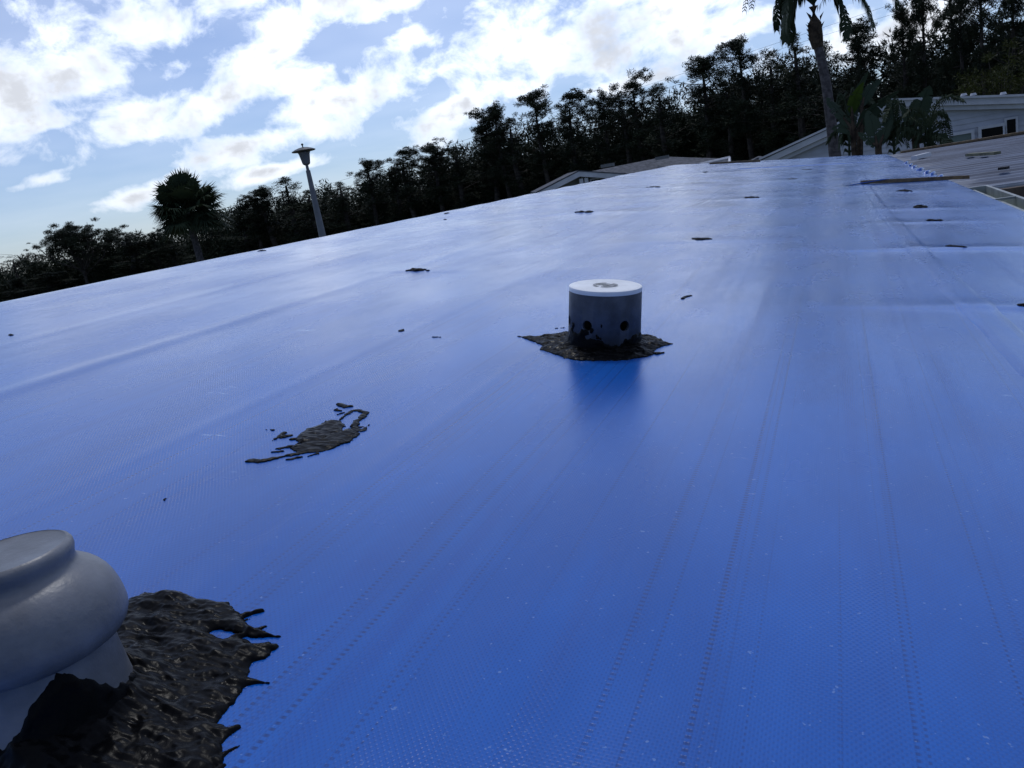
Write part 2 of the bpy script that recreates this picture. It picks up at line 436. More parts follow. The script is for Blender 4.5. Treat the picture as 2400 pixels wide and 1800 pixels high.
home = empty('manufactured_home', (0, 6, 0))
tag(home, 'long low home whose roof is wrapped in bright blue woven membrane', 'house')
def par(o, p):
    """parent while keeping world coordinates"""
    o.parent = p; o.matrix_parent_inverse = p.matrix_basis.inverted(); return o
def build_roof():
    ys = [ROOF_Y0]
    while ys[-1] < 0.2: ys.append(ys[-1] + 0.12)
    while ys[-1] < ROOF_Y1:
        ys.append(ys[-1] + min(0.05, max(0.008, 0.008 * max(ys[-1], 0.9))))
    ys = np.array(ys); ys = ys[ys < ROOF_Y1 - 0.02]; ys = np.append(ys, ROOF_Y1)
    xs = np.concatenate([np.linspace(-6.24, RIDGE_X - 0.15, 16), np.arange(RIDGE_X - 0.13, EAVE_X - 0.035, 0.011), np.linspace(EAVE_X - 0.03, EAVE_X, 4)])
    X, Y = np.meshgrid(xs, ys)
    Yw = Y + np.where(Y > ROOF_Y1 - 0.001, 0.10 * vnoise(X * 3, X * 0, 5), 0)
    Z = roof_z(X, Y)
    ny, nx = X.shape
    v = np.stack([X, Yw, Z], -1).reshape(-1, 3)
    i = np.arange(ny * nx).reshape(ny, nx)
    f = np.stack([i[:-1, :-1], i[:-1, 1:], i[1:, 1:], i[1:, :-1]], -1).reshape(-1, 4)
    # turned-down hems on every edge, 6 cm
    loops = [i[:, -1], i[-1, ::-1], i[::-1, 0], i[0, :]]
    vs = [v]; fs = [f]; base = len(v)
    for L in loops:
        low = v[L].copy(); low[:, 2] -= 0.07
        n = len(L); k = np.arange(n - 1)
        vs.append(low); fs.append(np.stack([L[:-1], base + k, base + k + 1, L[1:]], -1)); base += n
    return par(obj_np('roof_membrane', np.concatenate(vs), np.concatenate(fs), M_BLUE, None, True), home)
roof = build_roof()
# the house under it
zl = ZC - ROOF_H - ROOF_S * EAVE_X
zr = ZC - ROOF_H - ROOF_S * RIDGE_X
deck = MB().prism([(-6.2, ROOF_Y0 + .03, zl - .12), (EAVE_X - .04, ROOF_Y0 + .03, zl - .12), (EAVE_X - .04, ROOF_Y0 + .03, zl - .045), (RIDGE_X, ROOF_Y0 + .03, zr - .045), (-6.2, ROOF_Y0 + .03, zl - .045)], (0, ROOF_Y1 - ROOF_Y0 - .12, 0)).build('roof_deck', M_WOOD)
par(deck, home)
par(MB().box((-6.0, ROOF_Y0 + .25, 0), (EAVE_X - .3, ROOF_Y1 - .25, zl - .121)).build('wall', M_WALLWHITE), home)

def strip(path, width, name, m, lift=0.003, n=160, wob=0.004, seed=1):
    """a lap of membrane laid over the sheet along a path of (x, y) points"""
    P = np.array(path); t = np.linspace(0, 1, len(P)); tt = np.linspace(0, 1, n)
    cx = np.interp(tt, t, P[:, 0]); cy = np.interp(tt, t, P[:, 1])
    dx = np.gradient(cx); dy = np.gradient(cy); L = np.hypot(dx, dy); nxx = -dy / L; nyy = dx / L
    offs = np.linspace(-0.5, 0.5, 7); rows = []
    for j, o in enumerate(offs):
        e = (wob * 2 * fbm(cy * 5, cx * 0 + j * (j in (0, 6)) + 3, seed, 3)) if j in (0, 6) else 0
        x = cx + nxx * (o * width + e); y = cy + nyy * (o * width + e)
        z = roof_z(x, y) + (lift if j not in (0, 6) else -0.002) + lift * 0.2 * (j == 1) * (1 + vnoise(cy * 3, cx * 0, seed + 3))
        rows.append(np.stack([x, y, z], -1))
    v = np.stack(rows, 1).reshape(-1, 3); i = np.arange(n * 7).reshape(n, 7)
    f = np.stack([i[:-1, :-1], i[:-1, 1:], i[1:, 1:], i[1:, :-1]], -1).reshape(-1, 4)
    o = obj_np(name, v, f, m, None, True); fix_normals(o)
    if o.data.polygons[len(o.data.polygons) // 2].normal.z < 0: o.data.flip_normals()
    return par(o, home)
M_TAPE = bpy.data.materials.new('blue_seam_tape'); M_TAPE = M_BLUE.copy(); M_TAPE.name = 'blue_seam_tape'
strip([(0.215, 13.0), (0.205, 9.4), (0.185, 6), (0.2, 4.47), (0.24, 2.7), (0.285, 1.6), (0.30, 0.9)], 0.085, 'lapped_seam', M_TAPE, 0.003, 300)
strip([(-1.2, 11.6), (-0.48, 11.7), (0.2, 11.8), (0.69, 11.85)], 0.16, 'lapped_seam', M_TAPE, 0.006, 80, 0.01, 4)
# puckers along the far eave
def pucker(px0, py0, px1, py1, hgt):
    a = hit(px0, py0); b = hit(px1, py1); n = 14; vs = []
    for k in range(n + 1):
        t = k / n; x = a[0] + (b[0] - a[0]) * t; y = a[1] + (b[1] - a[1]) * t - 0.10 * math.sin(math.pi * t)
        h = hgt * math.sin(math.pi * t) ** 0.8
        z = rz(x, y)
        vs += [(x, y - 0.03, z - 0.002), (x, y - 0.035 * math.sin(math.pi * t), z + h * 0.8), (x, y + 0.02, z + h), (x, y + 0.16, z - 0.002)]
    fs = []
    for k in range(n):
        for j in range(3): fs.append([k * 4 + j, k * 4 + j + 1, k * 4 + 5 + j, k * 4 + 4 + j])
    o = obj_np('fold', vs, fs, M_TAPE, None, True); fix_normals(o)
    par(o, home)
for a in [(2118, 384, 2132, 381), (2128, 389, 2142, 386), (2134, 394, 2153, 390), (2146, 400, 2170, 396), (2162, 407, 2186, 402), (2176, 411, 2198, 405), (2195, 418, 2216, 412)]:
    pucker(*a, 0.028)

# ------------------------------------------------------------------ black roof cement
def sd_poly(X, Y, P):
    P = np.array(P); n = len(P); d = np.full(X.shape, 1e9); ins = np.zeros(X.shape, bool)
    for i in range(n):
        ax, ay = P[i]; bx, by = P[(i + 1) % n]
        ex, ey = bx - ax, by - ay; wx, wy = X - ax, Y - ay
        t = np.clip((wx * ex + wy * ey) / (ex * ex + ey * ey + 1e-12), 0, 1)
        d = np.minimum(d, np.hypot(wx - ex * t, wy - ey * t))
        c = ((ay <= Y) & (Y < by)) | ((by <= Y) & (Y < ay))
        with np.errstate(divide='ignore', invalid='ignore'):
            xi = ax + (Y - ay) / (by - ay + 1e-12) * ex
        ins ^= c & (X < xi)
    return np.where(ins, -d, d)
def sd_chain(X, Y, P, r0, r1):
    d = np.full(X.shape, 1e9); n = len(P) - 1
    for i in range(n):
        (ax, ay), (bx, by) = P[i], P[i + 1]
        ex, ey = bx - ax, by - ay; wx, wy = X - ax, Y - ay
        t = np.clip((wx * ex + wy * ey) / (ex * ex + ey * ey + 1e-12), 0, 1)
        r = r0 + (r1 - r0) * (i + t) / n
        d = np.minimum(d, np.hypot(wx - ex * t, wy - ey * t) - r)
    return d
def cement(polys=(), chains=(), holes=(), cell=0.0015, thick=0.005, rag=0.004, seed=1, streak=(1.0, 1.0), nscale=60, name='cement_patch', rfun=None, wrinkle=0.35, m=None):
    """a ragged sheet of cement on the roof: zero set of an outline broken up by noise, standing proud of the membrane"""
    pts = [p for P in polys for p in P] + [p for (P, a, b) in chains for p in P]
    pts = np.array(pts); mar = 0.02 + rag * 2
    x0, y0 = pts.min(0) - mar; x1, y1 = pts.max(0) + mar
    xs = np.arange(x0, x1, cell); ys = np.arange(y0, y1, cell)
    X, Y = np.meshgrid(xs, ys)
    f = np.full(X.shape, 1e9)
    for P in polys: f = np.minimum(f, sd_poly(X, Y, P))
    for (P, a, b) in chains: f = np.minimum(f, sd_chain(X, Y, P, a, b))
    for (P, a, b) in holes: f = np.maximum(f, -sd_chain(X, Y, P, a, b))
    f = f + rag * 1.6 * fbm(X * nscale * streak[0], Y * nscale * streak[1], seed, 4, 0.6)
    keep_v = f < 0
    if not keep_v.any(): return None
    q = keep_v[:-1, :-1] | keep_v[1:, :-1] | keep_v[:-1, 1:] | keep_v[1:, 1:]
    gy, gx = np.gradient(f, cell); g2 = gx * gx + gy * gy + 1e-6
    outv = ~keep_v
    sx = np.clip(-f * gx / g2, -cell, cell) * outv; sy = np.clip(-f * gy / g2, -cell, cell) * outv
    Xs = X + sx; Ys = Y + sy
    dep = np.clip(-f / (thick * 3.2), 0, 1) ** 0.62
    wr = fbm(X * 55, Y * 90, seed + 5, 3, 0.55)
    rdg = 1 - np.abs(2 * fbm(X * 26 + 3 + 1.2 * fbm(X * 9, Y * 9, seed + 2, 2), Y * 66, seed + 9, 3, 0.5))
    Z = roof_z(Xs, Ys) + 0.0008 + thick * dep * (0.62 + wrinkle * wr + wrinkle * 0.7 * rdg)
    if rfun is not None: Z = Z + rfun(Xs, Ys) * dep
    Z = np.where(outv, roof_z(Xs, Ys) - 0.0006, Z)
    jj, ii = np.nonzero(q); W = X.shape[1]
    f4 = np.stack([jj * W + ii, jj * W + ii + 1, (jj + 1) * W + ii + 1, (jj + 1) * W + ii], -1)
    used, inv = np.unique(f4, return_inverse=True)
    v = np.stack([Xs.ravel()[used], Ys.ravel()[used], Z.ravel()[used]], -1)
    c = v.mean(0); c[2] = v[:, 2].min()
    o = obj_np(name, v - c, inv.reshape(f4.shape), m or M_TAR, None, True, tuple(c))
    return o
def crop(ox, oy, k):
    return lambda L: [hit(ox + a / k, oy + b / k) for a, b in L]

# --- near vent, lower left
c6 = crop(0, 1200, 2.765)
V1 = hit(142, 1680)
v1 = empty('roof_vent', (V1[0], V1[1], rz(*V1)))
tag(v1, 'large bulging grey plastic vent cap in black cement at the lower left', 'roof vent', 'vents through the blue roof')
M_NECK = M_PLASTIC
body = MB().lathe([(.0600, -.02), (.0588, .0), (.0560, .020), (.0538, .042), (.0526, .058), (.0525, .063)], 96).build('neck', M_NECK, v1, True)
prof = [(.0515, .0590), (.0540, .0590), (.0580, .0600), (.0622, .0625), (.0655, .0665), (.0676, .0716), (.0682, .0770), (.0676, .0840), (.0663, .0910), (.0644, .0975), (.0617, .1035), (.0583, .1085), (.0546, .1124), (.0509, .1152), (.0475, .1172), (.0449, .1190), (.0436, .1212), (.0432, .1240), (.0439, .1274), (.0447, .1304), (.0445, .1340), (.0430, .1366), (.0405, .1378)]
MB().lathe(prof, 96).build('cap', M_PLASTIC, v1, True)
MB().lathe([(.0407, .1376), (.0386, .1370), (.022, .1372), (0, .1374)], 96).build('cap_top', M_PLASTIC, v1, True)
outline = [(840, 570), (930, 540), (1130, 515), (1260, 565), (1480, 595), (1530, 650), (1600, 720), (1660, 755), (1775, 805), (1650, 815), (1590, 830), (1640, 865), (1750, 858), (1755, 930), (1640, 975), (1610, 1060), (1640, 1095), (1705, 1110), (1600, 1125), (1510, 1250), (1420, 1370), (1490, 1430), (1440, 1560), (1370, 1680), (1250, 1850), (600, 1950), (100, 1900), (-200, 1600), (-260, 1250), (-100, 1000), (300, 880), (620, 720)]
def mound1(x, y):
    d = np.hypot(x - V1[0], y - V1[1])
    return 0.016 * np.exp(-np.clip(d - 0.058, 0, 1) / 0.022) + 0.004 * np.clip(fbm(x * 22, y * 30, 4, 2) * 2, 0, 1)
tar1 = cement([c6(outline)], [(c6([(1540, 690), (1620, 665), (1700, 640)]), .0035, .0004), (c6([(1560, 712), (1640, 690)]), .002, .0004), (c6([(1550, 1095), (1640, 1108), (1740, 1112)]), .006, .0004), (c6([(1400, 1620), (1460, 1570), (1550, 1515)]), .005, .0004), (c6([(1600, 790), (1680, 760), (1760, 728)]), .005, .0004), (c6([(1640, 790), (1720, 800), (1810, 812)]), .006, .0005), (c6([(1430, 1440), (1500, 1420), (1540, 1395)]), .003, .0004), (c6([(1660, 900), (1770, 885)]), .008, .004), (c6([(1380, 1700), (1450, 1650)]), .004, .0004), (c6([(1000, 540), (930, 525)]), .003, .0005)],
              [(c6([(1400, 780), (1460, 800)]), .004, .006), (c6([(1520, 795), (1560, 792)]), .002, .003), (c6([(1590, 822), (1640, 828)]), .003, .004)], 0.0011, 0.0050, 0.0026, 11, (0.8, 1.2), 80, 'cement_flashing', mound1, 0.80)
par_loc = tar1.location.copy(); tar1.parent = v1; tar1.location = par_loc - v1.location
def collar(parent, r_at, height_at, m, n=140, rows=10, seed=3, name='cement_collar'):
    vs = []; fs = []
    for k in range(n):
        a = 2 * math.pi * k / n; H = height_at(a)
        for j in range(rows):
            t = j / (rows - 1); z = -0.012 + (H + 0.012) * t
            wob = 0.0022 * (fbm(np.array(a * 6.0), np.array(z * 160), seed, 3) + 0.35)
            r = r_at(z) + (0.0012 + max(0, wob) + 0.004 * (1 - t) ** 3 if j < rows - 1 else -0.002)
            vs.append((r * math.cos(a), r * math.sin(a), z))
    for k in range(n):
        for j in range(rows - 1):
            k2 = (k + 1) % n
            fs.append([k * rows + j, k2 * rows + j, k2 * rows + j + 1, k * rows + j + 1])
    return obj_np(name, vs, fs, m, parent, True)
def h1(a):
    # cement smeared high on the right of the neck, low in front
    deg = math.degrees(a) % 360
    def bump(c, w): d = (deg - c + 180) % 360 - 180; return math.exp(-(d / w) ** 2)
    return 0.014 + 0.044 * bump(335, 34) + 0.020 * bump(205, 30) + 0.010 * float(fbm(np.array(a * 9), np.array(0.3), 8, 4))
collar(v1, lambda z: .0526 + .0074 * max(0, (.058 - z) / .075), h1, M_TAR)

# --- vent in the middle distance
c5 = crop(1200, 600, 4.424)
V2 = hit(1416, 812)
v2 = empty('roof_vent', (V2[0], V2[1], rz(*V2)))
tag(v2, 'squat cylindrical vent with dark sides and white top standing mid roof', 'roof vent', 'vents through the blue roof')
v2.rotation_euler = Vector((0.17, 0.0, 1)).to_track_quat('Z', 'Y').to_euler()
v2.rotation_euler = Matrix(((1, 0, .17), (0, 1, 0), (-.17, 0, 1))).to_quaternion().to_euler()
r2, hh2 = 0.0735, 0.128
side = MB().lathe([(r2 + .001, -.02), (r2, hh2 - .011), (r2 - .0005, hh2 - .010), (r2 - .006, hh2 - .010), (r2 - .006, -.02), (r2 + .001, -.02)], 128).build('side', M_CAPSIDE, v2, True)
def cut(o, cutters):
    for c in cutters:
        md = o.modifiers.new('cut', 'BOOLEAN'); md.operation = 'DIFFERENCE'; md.object = c; md.solver = 'EXACT'
    bpy.context.view_layer.update()
    dg = bpy.context.evaluated_depsgraph_get()
    me = bpy.data.meshes.new_from_object(o.evaluated_get(dg))
    o.modifiers.clear(); o.data = me
    for c in cutters: bpy.data.objects.remove(c)
vl = math.degrees(math.atan2(-V2[1], -V2[0]))       # direction from the vent to the eye
cutters = []
for k, da in enumerate((-30, 30, -78, 90, 150, 210)):
    a = R(vl + da * (1 if k < 2 else 1)); zz = .058
    p = Vector((math.cos(a), math.sin(a), 0))
    cutters.append(MB().tube([p * (r2 - .02) + Vector((0, 0, zz)), p * (r2 + .02) + Vector((0, 0, zz))], .0105, 24).build('cutter', M_HOLE, v2))
cut(side, cutters)
MB().lathe([(r2 - .0005, hh2 - .0098), (r2 + .0001, hh2 - .0095), (r2 + .0002, hh2 - .004), (r2 - .0005, hh2 - .0012), (r2 - .004, hh2), (r2 - .009, hh2 - .0006), (0, hh2 - .0004)], 128).build('cap_top', M_CAPTOP, v2, True)
MB().lathe([(.048, -.02), (.048, hh2 - .03), (.044, hh2 - .03), (.044, -.02)], 48).build('inner_pipe', M_HOLE, v2, True)
# worn emblem on the cap: a broken ring and a blot
em = MB(); n = 40
for k in range(n):
    if k in (7, 8, 9, 10, 27, 28): continue
    a0, a1 = 2 * math.pi * k / n, 2 * math.pi * (k + 1) / n
    em.add([(rr * math.cos(a), rr * math.sin(a), hh2 + .0006) for a in (a0, a1) for rr in (.019, .025)], [(0, 1, 3, 2)])
for (x, y, rr) in ((-.010, .004, .009), (.004, -.008, .009), (.012, .006, .007), (.0, .012, .006)):
    em.add([(x + rr * (1 + .25 * math.sin(3 * t)) * math.cos(t), y + rr * .7 * math.sin(t), hh2 + .0009) for t in [2 * math.pi * i / 14 for i in range(14)]], [tuple(range(14))])
em.build('emblem', M_EMBLEM, v2)
out2 = [(95, 838), (300, 832), (420, 815), (550, 800), (700, 760), (1000, 745), (1250, 770), (1350, 825), (1500, 838), (1585, 885), (1650, 912), (1560, 935), (1500, 960), (1450, 1000), (1610, 1006), (1480, 1024), (1380, 1055), (1200, 1078), (1000, 1092), (650, 1090), (550, 1062), (430, 1018), (280, 972), (330, 942), (265, 912)]
def mound2(x, y):
    d = np.hypot(x - V2[0], y - V2[1]); return 0.010 * np.exp(-np.clip(d - r2, 0, 1) / 0.02)
tar2 = cement([c5(out2)], [(c5([(40, 830), (140, 845)]), .001, .003), (c5([(540, 745), (450, 750)]), .001, .002), (c5([(1450, 1010), (1620, 1004)]), .003, .001)],
              [(c5([(240, 850), (285, 855)]), .001, .002), (c5([(1440, 985), (1560, 945)]), .003, .002), (c5([(1540, 970), (1620, 930)]), .002, .001)], 0.0014, 0.005, 0.0040, 23, (1.6, 0.5), 60, 'cement_flashing', mound2, 0.8)
lo = tar2.location.copy(); tar2.parent = v2; tar2.matrix_parent_inverse = v2.matrix_basis.inverted()
def h2(a):
    deg = (math.degrees(a) - vl + 540) % 360 - 180          # 0 faces the eye, negative is to the left
    b = lambda c, w: math.exp(-((deg - c) / w) ** 2)
    return 0.030 + 0.012 * b(-55, 18) + 0.022 * b(-38, 5) + 0.016 * b(-68, 6) + 0.010 * b(-18, 12) - 0.008 * b(12, 14) + 0.010 * b(55, 25) + 0.010 * float(fbm(np.array(a * 11), np.array(0.7), 5, 4))
collar(v2, lambda z: r2, h2, M_TAR, seed=9)
# splashes on the side of the vent
sp = MB()
for (da, zz, rr, st) in ((-60, .052, .0045, 1.6), (-22, .050, .004, 1.5), (-31, .044, .007, 0.8), (-36, .040, .005, 1.6), (-12, .036, .0035, 1.0), (-8, .034, .0025, 1.0), (-14, .040, .002, 1.2), (-7, .060, .0015, 2.5)):
    a = R(vl + da); t = Vector((-math.sin(a), math.cos(a), 0)); o = Vector((math.cos(a), math.sin(a), 0)); c = o * (r2 + .0012) + Vector((0, 0, zz))
    k = 11; ring = []
    for i in range(k):
        an = 2 * math.pi * i / k; q = rr * (0.75 + 0.5 * random.Random(i * 7 + int(zz * 1e4)).random())
        ring.append(c + t * q * math.cos(an) + Vector((0, 0, q * st * math.sin(an))))
    sp.add(ring + [c + o * .0012], [(i, (i + 1) % k, k) for i in range(k)])
sp.build('cement_splash', M_TAR, v2)

# --- the big scraped patch between the vents
c7 = crop(550, 900, 5.53)
p7 = [c7([(715, 845), (830, 765), (805, 705), (930, 580), (1110, 540), (1240, 460), (1390, 480), (1425, 560), (1375, 640), (1500, 565), (1535, 480), (1640, 430), (1590, 560), (1640, 605), (1450, 760), (1250, 860), (1080, 890), (830, 915), (800, 880)])]
ch7 = [(c7([(195, 1000), (330, 1010), (560, 962), (830, 905)]), .0045, .004), (c7([(470, 858), (600, 835), (745, 815)]), .001, .005), (c7([(1360, 470), (1420, 420), (1520, 350), (1610, 340), (1695, 375), (1640, 450), (1560, 500)]), .003, .005),
       (c7([(1355, 265), (1430, 300), (1505, 290)]), .005, .004), (c7([(1310, 340), (1370, 350)]), .003, .003), (c7([(1330, 400), (1420, 370)]), .001, .002), (c7([(485, 740), (560, 700), (640, 640)]), .001, .003), (c7([(620, 690), (720, 670)]), .005, .003),
       (c7([(730, 725), (840, 705)]), .003, .003), (c7([(1450, 760), (1640, 620), (1760, 520)]), .004, .001), (c7([(1170, 500), (1220, 455)]), .002, .001), (c7([(1600, 560), (1740, 560)]), .002, .0005), (c7([(480, 890), (620, 880)]), .001, .0015),
       (c7([(680, 985), (880, 950)]), .001, .002), (c7([(950, 945), (1080, 905)]), .001, .003), (c7([(370, 590), (500, 600)]), .0008, .0012)]
o = cement(p7, ch7, [(c7([(1405, 600), (1490, 540)]), .002, .004), (c7([(1480, 590), (1520, 560)]), .001, .002), (c7([(850, 780), (760, 800)]), .0015, .001), (c7([(1150, 710), (1170, 705)]), .001, .001)], 0.0011, 0.0028, 0.0034, 37, (0.5, 1.6), 75, wrinkle=0.7)
tag(o, 'torn black cement patch with a curled loop, between the two vents', 'roof patch', 'cement patches on the membrane')

def patch(px, py, w, h, label, seed, slope=0.0, thick=0.008, cell=None, kind=0):
    r = random.Random(seed); h = h * (0.5 if w > 16 else 1.0)
    D = hit(px, py)[1]; cl = cell or max(0.0022, D * 0.0011)
    pts = []; n = 22
    for i in range(n):
        a = 2 * math.pi * i / n; q = 0.55 + 0.6 * r.random()
        pts.append((px + w / 2 * q * math.cos(a), py - slope * w / 2 * math.cos(a) + h / 2 * q * math.sin(a)))
    ch = []
    for i in range(4 + kind):
        t = r.uniform(-0.5, 0.5); L = r.uniform(0.25, 0.5) * w; s = r.choice((-1, 1)); yy = py + r.uniform(-.4, .4) * h
        ch.append(([hit(px + t * w * .6, yy), hit(px + t * w * .6 + s * L, yy + r.uniform(-.25, .25) * h - slope * s * L)], D * 0.0022, D * 0.0006))
    o = cement([[hit(*p) for p in pts]], ch, [], cl, thick, D * 0.0030, seed, (1.2, 0.6), 130 / D, wrinkle=0.7, m=M_TARDULL)
    if o: tag(o, label, 'roof patch', 'cement patches on the membrane')
    return o
patch(982, 635, 52, 9, 'thick black cement patch with shiny ridges on the pale left slope', 3, 0.0264, 0.012)
patch(1637, 563, 40, 8, 'bristly dark cement lump beyond the white-topped vent', 4, -0.08, 0.0066, kind=4)
patch(1373, 499.5, 40, 3.2, 'thin dark cement streak on the long crease left of the ridge line', 5, 0.0198, 0.008)
patch(1766, 465, 31, 4, 'thin dark cement streak in the middle of the far roof', 6, 0.0000, 0.0077)
patch(1853, 421, 25, 3.5, 'small grey-black cement spot near the far end of the roof', 7, 0, 0.0040)
patch(1892, 398, 20, 2, 'faint cement mark farthest along the blue roof', 8, 0, 0.0033)
patch(1530, 440.5, 36, 2.2, 'thin broken cement line at the top of the long crease', 9, 0.0165, 0.012)
patch(1652, 405, 9, 3, 'tiny dark cement fleck below the far grey roof', 10, 0.0165, 0.012)
patch(2158, 488, 35, 6, 'dark cement strip nearest below the wooden batten, right of the seam', 12, 0.0165, 0.016)
patch(2187, 519, 38, 4, 'bent cement strip, second of the row beside the right seam', 13, 0.0066, 0.014)
patch(2240, 582, 52, 6, 'longest cement strip on a raised fold by the right seam', 14, -0.05, 0.0046)
patch(2120, 449.5, 30, 3, 'pale curled cement strip just under the wooden batten', 15, 0.0099, 0.010)
patch(2398, 721, 40, 8, 'cement strip cut off by the right edge of the picture', 16, -0.1, 0.0046)
patch(612, 587.5, 24, 3, 'flat cement spot at the ridge left of the lamp post', 17, 0.0900, 0.0077)
patch(1043, 514, 12, 2, 'slim cement fleck just under the ridge right of the lamp post', 18, 0.0900, 0.0055)
patch(1047, 500, 11, 1.6, 'slim cement fleck on the ridge right of the lamp post', 19, 0.1200, 0.0055)
patch(25, 785, 11, 4, 'small dark fleck near the left edge of the roof', 20, 0, 0.0017)
patch(387, 1171, 11, 6, 'tiny black crumb above the near vent', 21, 0.3, 0.0013, 0.0008)
patch(942, 775, 8, 4, 'tiny curled scrap on the pale roof left of the white-topped vent', 22, 0.1, 0.0013, 0.0015)
patch(1021, 790, 20, 2, 'thin scratch of cement left of the white-topped vent', 24, -0.05, 0.0010, 0.0015)
st = cement([], [([hit(1600, 700), hit(1606, 696), hit(1619, 693)], .006, .004)], [], 0.0016, 0.012, 0.001, 31, name='twig')
tag(st, 'short dark twig lying right of the white-topped vent', 'twig')

# ------------------------------------------------------------------ eave: batten, carport roof, gutter
b1 = hit(2020, 432); bz1 = rz(*b1)
bat = empty('wooden_batten', (b1[0], b1[1], bz1))
tag(bat, 'long brown wooden batten laid across the eave onto the carport', 'batten')
e2 = at(2268, 414, 7.25); ln = Vector((e2.x - b1[0], e2.y - b1[1], e2.z - bz1 - 0.02))
u = ln.normalized(); s_ = Vector((-u.y, u.x, 0)).normalized() * 0.03; up = Vector((0, 0, 0.026))
MB().prism([Vector((0, 0, .004)) - s_, Vector((0, 0, .004)) + s_, Vector((0, 0, .004)) + s_ + up, Vector((0, 0, .004)) - s_ + up], ln).build('board', M_WOOD, bat)
q = u * 0.03
MB().prism([-q * 4 - s_ * 1.25 + Vector((0, 0, .002)), -q * 4 + s_ * 1.25 + Vector((0, 0, .002)), q * 5 + s_ * 1.15 + up * 1.3, q * 5 - s_ * 1.15 + up * 1.3], u * 0.05).build('membrane_wrap', M_TAPE, bat)

CP_Z = ZC - 0.545
def carport_material():
    m = mat('pale_weathered_carport_metal', (0.33, 0.34, 0.37), 0.5, 0.18, 3.0).copy()
    g = NT(m.node_tree); b = g.n['Principled BSDF']
    geo = g.new('ShaderNodeNewGeometry').outputs['Position']
    sp_ = g.new('ShaderNodeSeparateXYZ'); g.l.new(geo, sp_.inputs[0])
    n = g.noise(g.mapping(geo, scale=(0.9, 5, 1)), 1.6, 6, 0.65).outputs[0]
    edge = g.smooth(g.math('ADD', sp_.outputs[0], g.math('MULTIPLY_ADD', n, -1.6, 0.8)), 0.70, 1.0, 1.0, 0.0)
    grey = g.mix(g.smooth(g.noise(g.mapping(geo, scale=(0.5, 3, 1)), 2.0, 6, 0.6).outputs[0], 0.3, 0.7), (0.055, 0.066, 0.098, 1), (0.16, 0.19, 0.26, 1))
    g.l.new(g.mix(edge, grey, (0.28, 0.295, 0.335, 1)), b.inputs['Base Color'])
    return m
M_CARPORT = carport_material()
cp = empty('carport', (3.5, 10.5, 0))
tag(cp, 'pale ribbed metal carport roof joined to the right eave', 'carport')
def cp_z(x, y): return CP_Z - 0.01 * (x - .8) - 0.002 * (15 - y)
for k in range(9):
    y0 = 6.85 + 0.9 * k; vs = []; prof = []
    for j in range(3):
        yy = y0 + 0.3 * j
        prof += [(yy, 0), (yy + .20, 0), (yy + .225, .022), (yy + .265, .022), (yy + .29, 0)]
    prof.append((y0 + .9, 0.0))
    prof.append((y0 + .93, -.004))
    for x in (0.62, 9.0):
        vs += [(x, yy, cp_z(x, yy) + zz + 0.002 * k) for yy, zz in prof]
    n = len(prof)
    o = obj_np('roof_panel', vs, [[i, i + n, i + n + 1, i + 1] for i in range(n - 1)], M_CARPORT, None)
    md = o.modifiers.new('sheet', 'SOLIDIFY'); md.thickness = 0.003
    par(o, cp)
yb = 15.05
for nm, a, b_, m in (('edge_beam', (0.95, yb, CP_Z - .10), (9.0, yb + .09, CP_Z + .035), M_BEAM), ('edge_trim', (0.97, yb - .01, CP_Z + .036), (9.0, yb + .095, CP_Z + .065), M_WOOD),
                     ('fascia', (0.9, 6.76, CP_Z - .24), (9.0, 6.845, CP_Z - .045), M_BEAM)):
    par(MB().box(a, b_).build(nm, m), cp)
for (x, y) in ((8.8, 6.9), (8.8, 10.5), (8.8, 14.9), (4.5, 15.1), (4.5, 6.78)):
    par(MB().box((x, y, 0), (x + .1, y + .1, CP_Z - .24 if y < 6.95 else CP_Z - .11)).build('post', M_WHITE), cp)
# planks and strips on the carport
def plank(name, px0, py0, px1, py1, y, w, h, m, label, cat):
    r0, r1 = ray(px0, py0), ray(px1, py1)
    z = CP_Z + 0.03
    P0 = Vector(r0 * ((z - ZC) / r0[2])); P1 = Vector(r1 * ((z - ZC) / r1[2]))
    P0 = Vector((P0.x, P0.y, 0)); P1 = Vector((P1.x, P1.y, 0))
    e = empty(name, (P0.x, P0.y, z)); d = P1 - P0; s = Vector((-d.y, d.x, 0)).normalized() * w / 2
    MB().prism([-s, s, s + Vector((0, 0, h)), -s + Vector((0, 0, h))], d).build('board', m, e)
    return tag(e, label, cat)
plank('plank', 2270, 366, 2338, 362, 0, .07, .03, mat('mossy_board', (0.13, 0.13, 0.08), 0.8, 0.2, 9), 'short mossy plank lying on the carport roof', 'plank')
plank('trim_strip', 2142, 375, 2176, 366, 0, .07, .05, M_WHITE, 'short white trim strip at the far corner of the carport', 'trim strip')
v3 = hit(2330, 403)
kk = plank('vent_flap', 2343, 398, 2362, 396, 0, .05, .02, M_HOLE, 'small dark flap in the middle of the carport roof', 'flap')

